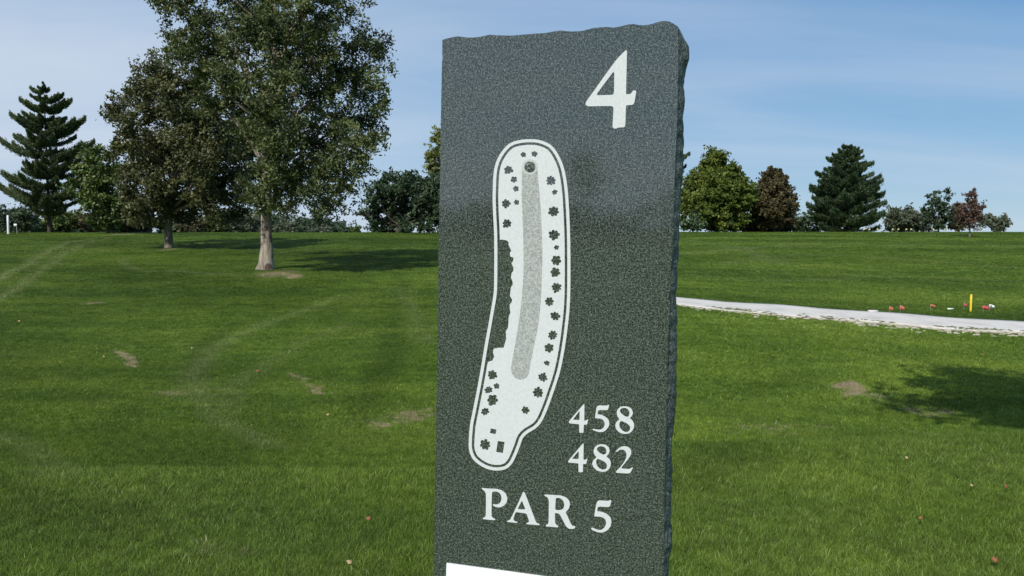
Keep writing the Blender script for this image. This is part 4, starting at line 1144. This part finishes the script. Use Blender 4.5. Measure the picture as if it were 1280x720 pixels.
# trees behind the viewer: reflected in the polished stone, and one shades the lawn at the right
def plain_tree(name, label, x, y, H, half, mat, seed, tr=.3, clear=.25, n=30, leaf=.3, dens=1.6, clump=.5, group='trees behind the viewer'):
    rs = np.random.default_rng(seed); B = []; z0 = gz(x, y)
    for k in range(n):
        t = rs.uniform(clear, 1); a = rs.uniform(0, 6.28); w = math.sin(math.pi * (0.1 + .8 * (t - clear) / (1 - clear))) ** .6
        r = half * rs.uniform(.28, .42); q = math.sqrt(rs.uniform(.1, 1)) * max(half * w - r * .6, 0)
        B.append((x + q * math.cos(a), y + q * math.sin(a), z0 + max(clear * H + r, min(H * t, H - r)), r))
    return tree(name, label, x, y, B, tr, mat, BK_DARK, leaf=leaf, per_m2=dens, clump=clump, leafs=30, seed=seed, group=group, fork=clear * H)
_s = ground_at(1288, 520); _h = 9.6; _k = _h / math.tan(SUN_EL)
plain_tree('shade_tree', 'tree outside the frame at the right casting the soft shadow on the lawn', _s.x - math.sin(SUN_AZ) * _k, _s.y - math.cos(SUN_AZ) * _k, 11.2, 2.1, G_DARK, 61, .2, .72, 24, .25, 5.5, .4)
def behind(px, D):
    """spot seen mirrored in the stone at photo column px, D metres behind it"""
    n = Vector((-math.sin(TH), -math.cos(TH), 0)); d = ray(px, 288); d.z = 0; d.normalize()
    r = d - n * 2 * d.dot(n); p = plane_hit(px, 288) + r * D; return p.x, p.y
for (px, D, H, half, mat, seed, lab) in [(733, 60, 7.4, 1.5, G_DARK, 62, 'slim dark tree standing behind the viewer'), (835, 70, 5.6, 3.2, G_MID, 63, 'broad low tree behind the viewer, nearest the path of the sun'),
        (700, 85, 4.6, 4.6, G_DARK, 64, 'low wide tree behind the viewer at the edge of the lawn'), (765, 80, 3.6, 3.6, G_OLIVE, 65, 'low olive tree behind the viewer'), (590, 80, 4.5, 5, G_MID, 66, 'mid green spreading tree behind the viewer'), (640, 95, 4.8, 6, G_TEAL, 67, 'blue-green wide tree behind the viewer')]:
    x, y = behind(px, D); plain_tree('broadleaf_tree', lab, x, y, H, half, mat, seed, .15, .12, 16, .3, 1.4)

# ---------------------------------------------------------------- small things
M_ORANGE = plain('flag_orange_red', (0.40, 0.11, 0.06), .7); M_PINK = plain('flag_red', (0.46, 0.07, 0.08), .6); M_FWHITE = plain('flag_white', (0.75, 0.75, 0.75), .6)
M_WIRE = plain('steel_wire', (0.35, 0.35, 0.33), .4); M_YEL = plain('yellow_paint', (0.80, 0.58, 0.03), .5, .04); M_GRN = plain('pale_green_plastic', (0.55, 0.68, 0.48), .5)
def flag(px, fy, by, w, h, mat, label, dot=False, tilt=0.0, group='small survey flags in the grass beyond the path'):
    g = ground_at(px, by); Y = g.y; s = Y / FPX
    root = empty('survey_flag', g, random.uniform(-.3, .3)); tag(root, label, 'survey flag', group)
    zt = at(px, fy - h / 2, Y).z - g.z
    P = Parts(); P.tube([(0, 0, -.03), (tilt * .5, 0, zt * .5), (tilt, 0, zt)], [.004] * 3, 6); P.build('wire', M_WIRE, root)
    n = 6; V = []
    for i in range(n + 1):
        t = i / n; wv = math.sin(t * 5) * .02
        for (zz) in (zt - .45 * h * s * abs(t - .3), zt - h * s * (1 - .15 * t)):
            for th in (-.0015, .0015):
                V.append((tilt + (t - .15) * w * s, wv + th, zz - .02 * t))
    F = []
    for i in range(n):
        a = i * 4; b = a + 4
        F += [(a, b, b + 2, a + 2), (a + 1, a + 3, b + 3, b + 1), (a, a + 1, b + 1, b), (a + 2, b + 2, b + 3, a + 3)]
    F += [(0, 2, 3, 1), (n * 4, n * 4 + 1, n * 4 + 3, n * 4 + 2)]
    f = link('flag', mesh_np('flag', V, F), mat, root)
    if dot:
        D = Parts(); c = zt - h * s * .45; D.box(.02, .055, -.018, -.012, c - .02, c + .02); D.build('spot', M_PINK, root, smooth=False)
flag(1112, 385.3, 392, 4.5, 5.5, M_ORANGE, 'leftmost orange survey flag just above the path')
flag(1125.3, 384.6, 392, 5.5, 7, M_ORANGE, 'brighter orange survey flag, second from the left above the path')
flag(1162.5, 382, 389, 6, 4.2, M_ORANGE, 'single orange survey flag on a leaning wire, midway along the row', tilt=.03)
flag(1205, 381, 388.5, 4, 5, M_PINK, 'small dark red survey flag just left of the yellow post')
flag(1229, 384.3, 391.5, 8, 5.5, M_PINK, 'wide crimson survey flag right of the yellow post')
flag(1237, 382.5, 390, 7, 5, M_FWHITE, 'white survey flag with a red spot, rightmost of the row', dot=True)
g = ground_at(1213.2, 389.5)
post = empty('marker_post', g); tag(post, 'thin bright yellow marker post standing in the grass beyond the path', 'post')
hp = at(1213, 369, g.y).z - g.z
P = Parts(); P.tube([(0, 0, -.1), (0, 0, hp * .5), (0, 0, hp * .96), (0, 0, hp)], [.034, .034, .034, .02], 12); P.build('shaft', M_YEL, post)
P = Parts(); P.tube([(0, 0, hp - .004), (0, 0, hp + .012), (0, 0, hp + .03)], [.037, .037, .008], 12); P.build('cap', M_YEL, post)
g = ground_at(1188, 389)
lb = empty('ground_marker', g); tag(lb, 'low pale green and white marker lying in the grass left of the yellow post', 'marker')
P = Parts(); P.box(-.10, .10, -.012, .012, .045, .10); P.build('plate', M_GRN, lb, smooth=False)
for _a in (-.085, .075):
    P = Parts(); P.box(_a, _a + .01, .013, .02, -.02, .08); P.build('stake', M_WIRE, lb, smooth=False)
P = Parts(); P.box(-.03, .03, -.016, -.0125, .05, .095); P.build('label_patch', M_FWHITE, lb, smooth=False)
g = ground_at(1091, 390.8)
sl = Parts(); sl.box(-.13, .13, -.07, .07, .0, .075); o = sl.build('concrete_block', plain('concrete_scrap', (.55, .53, .5), .9), smooth=False, loc=(g.x, g.y, g.z)); tag(o, 'small flat concrete block on the far edge of the path', 'block')

# white post and small sign at far left
g = ground_at(10.5, 291.6); Yp = min(g.y, 96)
x = at(10.5, 291, Yp).x; z0 = gz(x, Yp)
wp = empty('white_post', (x, Yp, z0)); tag(wp, 'slim white post at the far left edge of the lawn', 'post')
hh = at(10.5, 269, Yp).z - z0
P = Parts(); P.tube([(0, 0, -.1), (.01, 0, hh * .5), (.02, 0, hh - .06), (.02, 0, hh)], [.13, .125, .12, .07], 12); P.build('shaft', M_FWHITE, wp)
P = Parts(); P.tube([(0, 0, -.05), (0, 0, .10), (0, 0, .12)], [.17, .16, .13], 12); P.build('base', plain('grey_base', (.4, .4, .4), .8), wp)
x = at(20.5, 291, Yp).x; z0 = gz(x, Yp)
ws = empty('small_sign', (x, Yp, z0)); tag(ws, 'tiny white sign on a stick beside the slim white post', 'sign')
hs_ = at(20.5, 280, Yp).z - z0
P = Parts(); P.tube([(0.05, 0, -.1), (0.05, 0, hs_)], [.03, .03], 8); P.build('stick', M_WIRE, ws)
P = Parts(); P.box(-.25, .12, -.04, -.032 + .02, hs_ - .28, hs_ + .02); P.build('sign_board', M_FWHITE, ws, smooth=False)
# yellow marker flags along the crest
for i, (px, py) in enumerate([(1079,288),(1086,288.4),(1096,288),(1115,288.3),(1122,288.6),(1132,288.7),(1138,288.5),(1166,288.8),(1180,289)]):
    Y = 104; p = at(px, py, Y); z0 = gz(p.x, Y)
    root = empty('marker_flag', (p.x, Y, z0)); tag(root, ('first', 'second', 'third', 'fourth', 'fifth', 'sixth', 'seventh', 'eighth', 'ninth')[i] + ' from the left of the tiny yellow marker flags on the crest', 'marker flag', 'tiny yellow marker flags along the crest')
    P = Parts(); P.tube([(0, 0, -.05), (0, 0, .48)], [.012, .012], 6); P.build('wire', M_WIRE, root)
    P = Parts(); P.box(0, .20, -.006, .006, .30, .48); P.build('flag', plain('flag_yellow', (.72, .66, .25), .6) if i == 0 else bpy.data.materials['flag_yellow'], root, smooth=False)
# low pale building far away between the trees
Yb = 240; L = at(411, 290, Yb).x; Rr = at(434, 290, Yb).x; zt = at(420, 288.6, Yb).z; z0 = gz((L + Rr) / 2, Yb)
bd = empty('barn', ((L + Rr) / 2, Yb, z0)); tag(bd, 'far low white-roofed building just showing over the crest left of the spreading tree', 'building')
hw = (Rr - L) / 2; hz = zt - z0
P = Parts(); P.box(-hw, hw, -3, 3, -1, hz - 1.2); P.build('wall', plain('barn_wall', (.5, .47, .42), .9), bd, smooth=False)
V = [(-hw - .3, -3.4, hz - 1.3), (hw + .3, -3.4, hz - 1.3), (hw + .3, 0, hz), (-hw - .3, 0, hz), (-hw - .3, 3.4, hz - 1.3), (hw + .3, 3.4, hz - 1.3),
     (-hw - .3, -3.4, hz - 1.45), (hw + .3, -3.4, hz - 1.45), (hw + .3, 0, hz - .15), (-hw - .3, 0, hz - .15), (-hw - .3, 3.4, hz - 1.45), (hw + .3, 3.4, hz - 1.45)]
F = [(0, 1, 2, 3), (3, 2, 5, 4), (7, 6, 9, 8), (8, 9, 10, 11), (0, 6, 7, 1), (4, 5, 11, 10)]
link('roof', mesh_np('roof', V, F), plain('barn_roof', (.62, .58, .58), .7), bd)
P = Parts(); P.box(-.6, .6, -3.05, -3.01, -1, hz - 1.9); P.build('door', plain('barn_door', (.2, .18, .16), .8), bd, smooth=False)

# fallen leaves lying in the grass
M_L = [plain('fallen_leaf_rust', (.27, .10, .035), .7, .3, 30), plain('fallen_leaf_tan', (.42, .30, .15), .7, .3, 30)]
for (px, py, sz, mi, lab) in [(322, 466, .16, 0, 'rust leaf on the lawn in the bowl at the left'), (240, 437, .12, 1, 'pale leaf on the lawn left of the worn patches'), (130, 448, .12, 1, 'pale leaf beside the bare patch on the left lawn'),
        (24, 403, .14, 1, 'pale leaf on the lawn near the left edge'), (461, 661, .05, 0, 'rust leaf deep in the near grass left of the stone'), (437, 717, .055, 1, 'straw coloured leaf at the bottom edge left of the stone'),
        (1214, 618, .035, 1, 'tan leaf in the near grass at the right'), (1257, 619, .05, 0, 'rust leaf in the near grass close to the right edge'), (1150, 660, .04, 0, 'rust leaf in the near grass below the tan leaf'),
        (1243, 714, .06, 0, 'rust leaf in the bottom right corner'), (1228, 446, .09, 0, 'rust leaf just below the path near the right edge'), (1133, 582, .04, 1, 'tan leaf on the rim of the near slope at the right'), (410, 522, .1, 1, 'tan leaf on the worn grass left of the stone')]:
    g = ground_at(px, py); V = []; n = 12
    for i in range(n):
        a = 2 * math.pi * i / n; r = sz * .6 * (.32 + .2 * abs(math.sin(2.5 * a)))
        for th in (0, .0012): V.append((r * math.cos(a), r * .8 * math.sin(a), .25 * r * math.sin(a * 2 + 1) + th))
    V += [(0, 0, 0.004), (0, 0, 0.0052)]
    F = [(2 * n, ((i + 1) % n) * 2, i * 2) for i in range(n)] + [(2 * n + 1, i * 2 + 1, ((i + 1) % n) * 2 + 1) for i in range(n)]
    F += [(i * 2, ((i + 1) % n) * 2, ((i + 1) % n) * 2 + 1) for i in range(n)] + [(i * 2, ((i + 1) % n) * 2 + 1, i * 2 + 1) for i in range(n)]
    o = link('fallen_leaf', mesh_np('fallen_leaf', V, F), M_L[mi], None, (g.x, g.y, g.z + (.055 if g.y < 12 else .05)))
    o.rotation_euler = (R(35 + random.uniform(-10, 15)), random.uniform(-.3, .3), random.uniform(-.6, .6)); tag(o, lab, 'leaf', 'fallen leaves lying in the grass')
print('trees', {k: v[1] for k, v in TREES.items()})
print('verts', sum(len(o.data.vertices) for o in bpy.data.objects if o.type == 'MESH'))
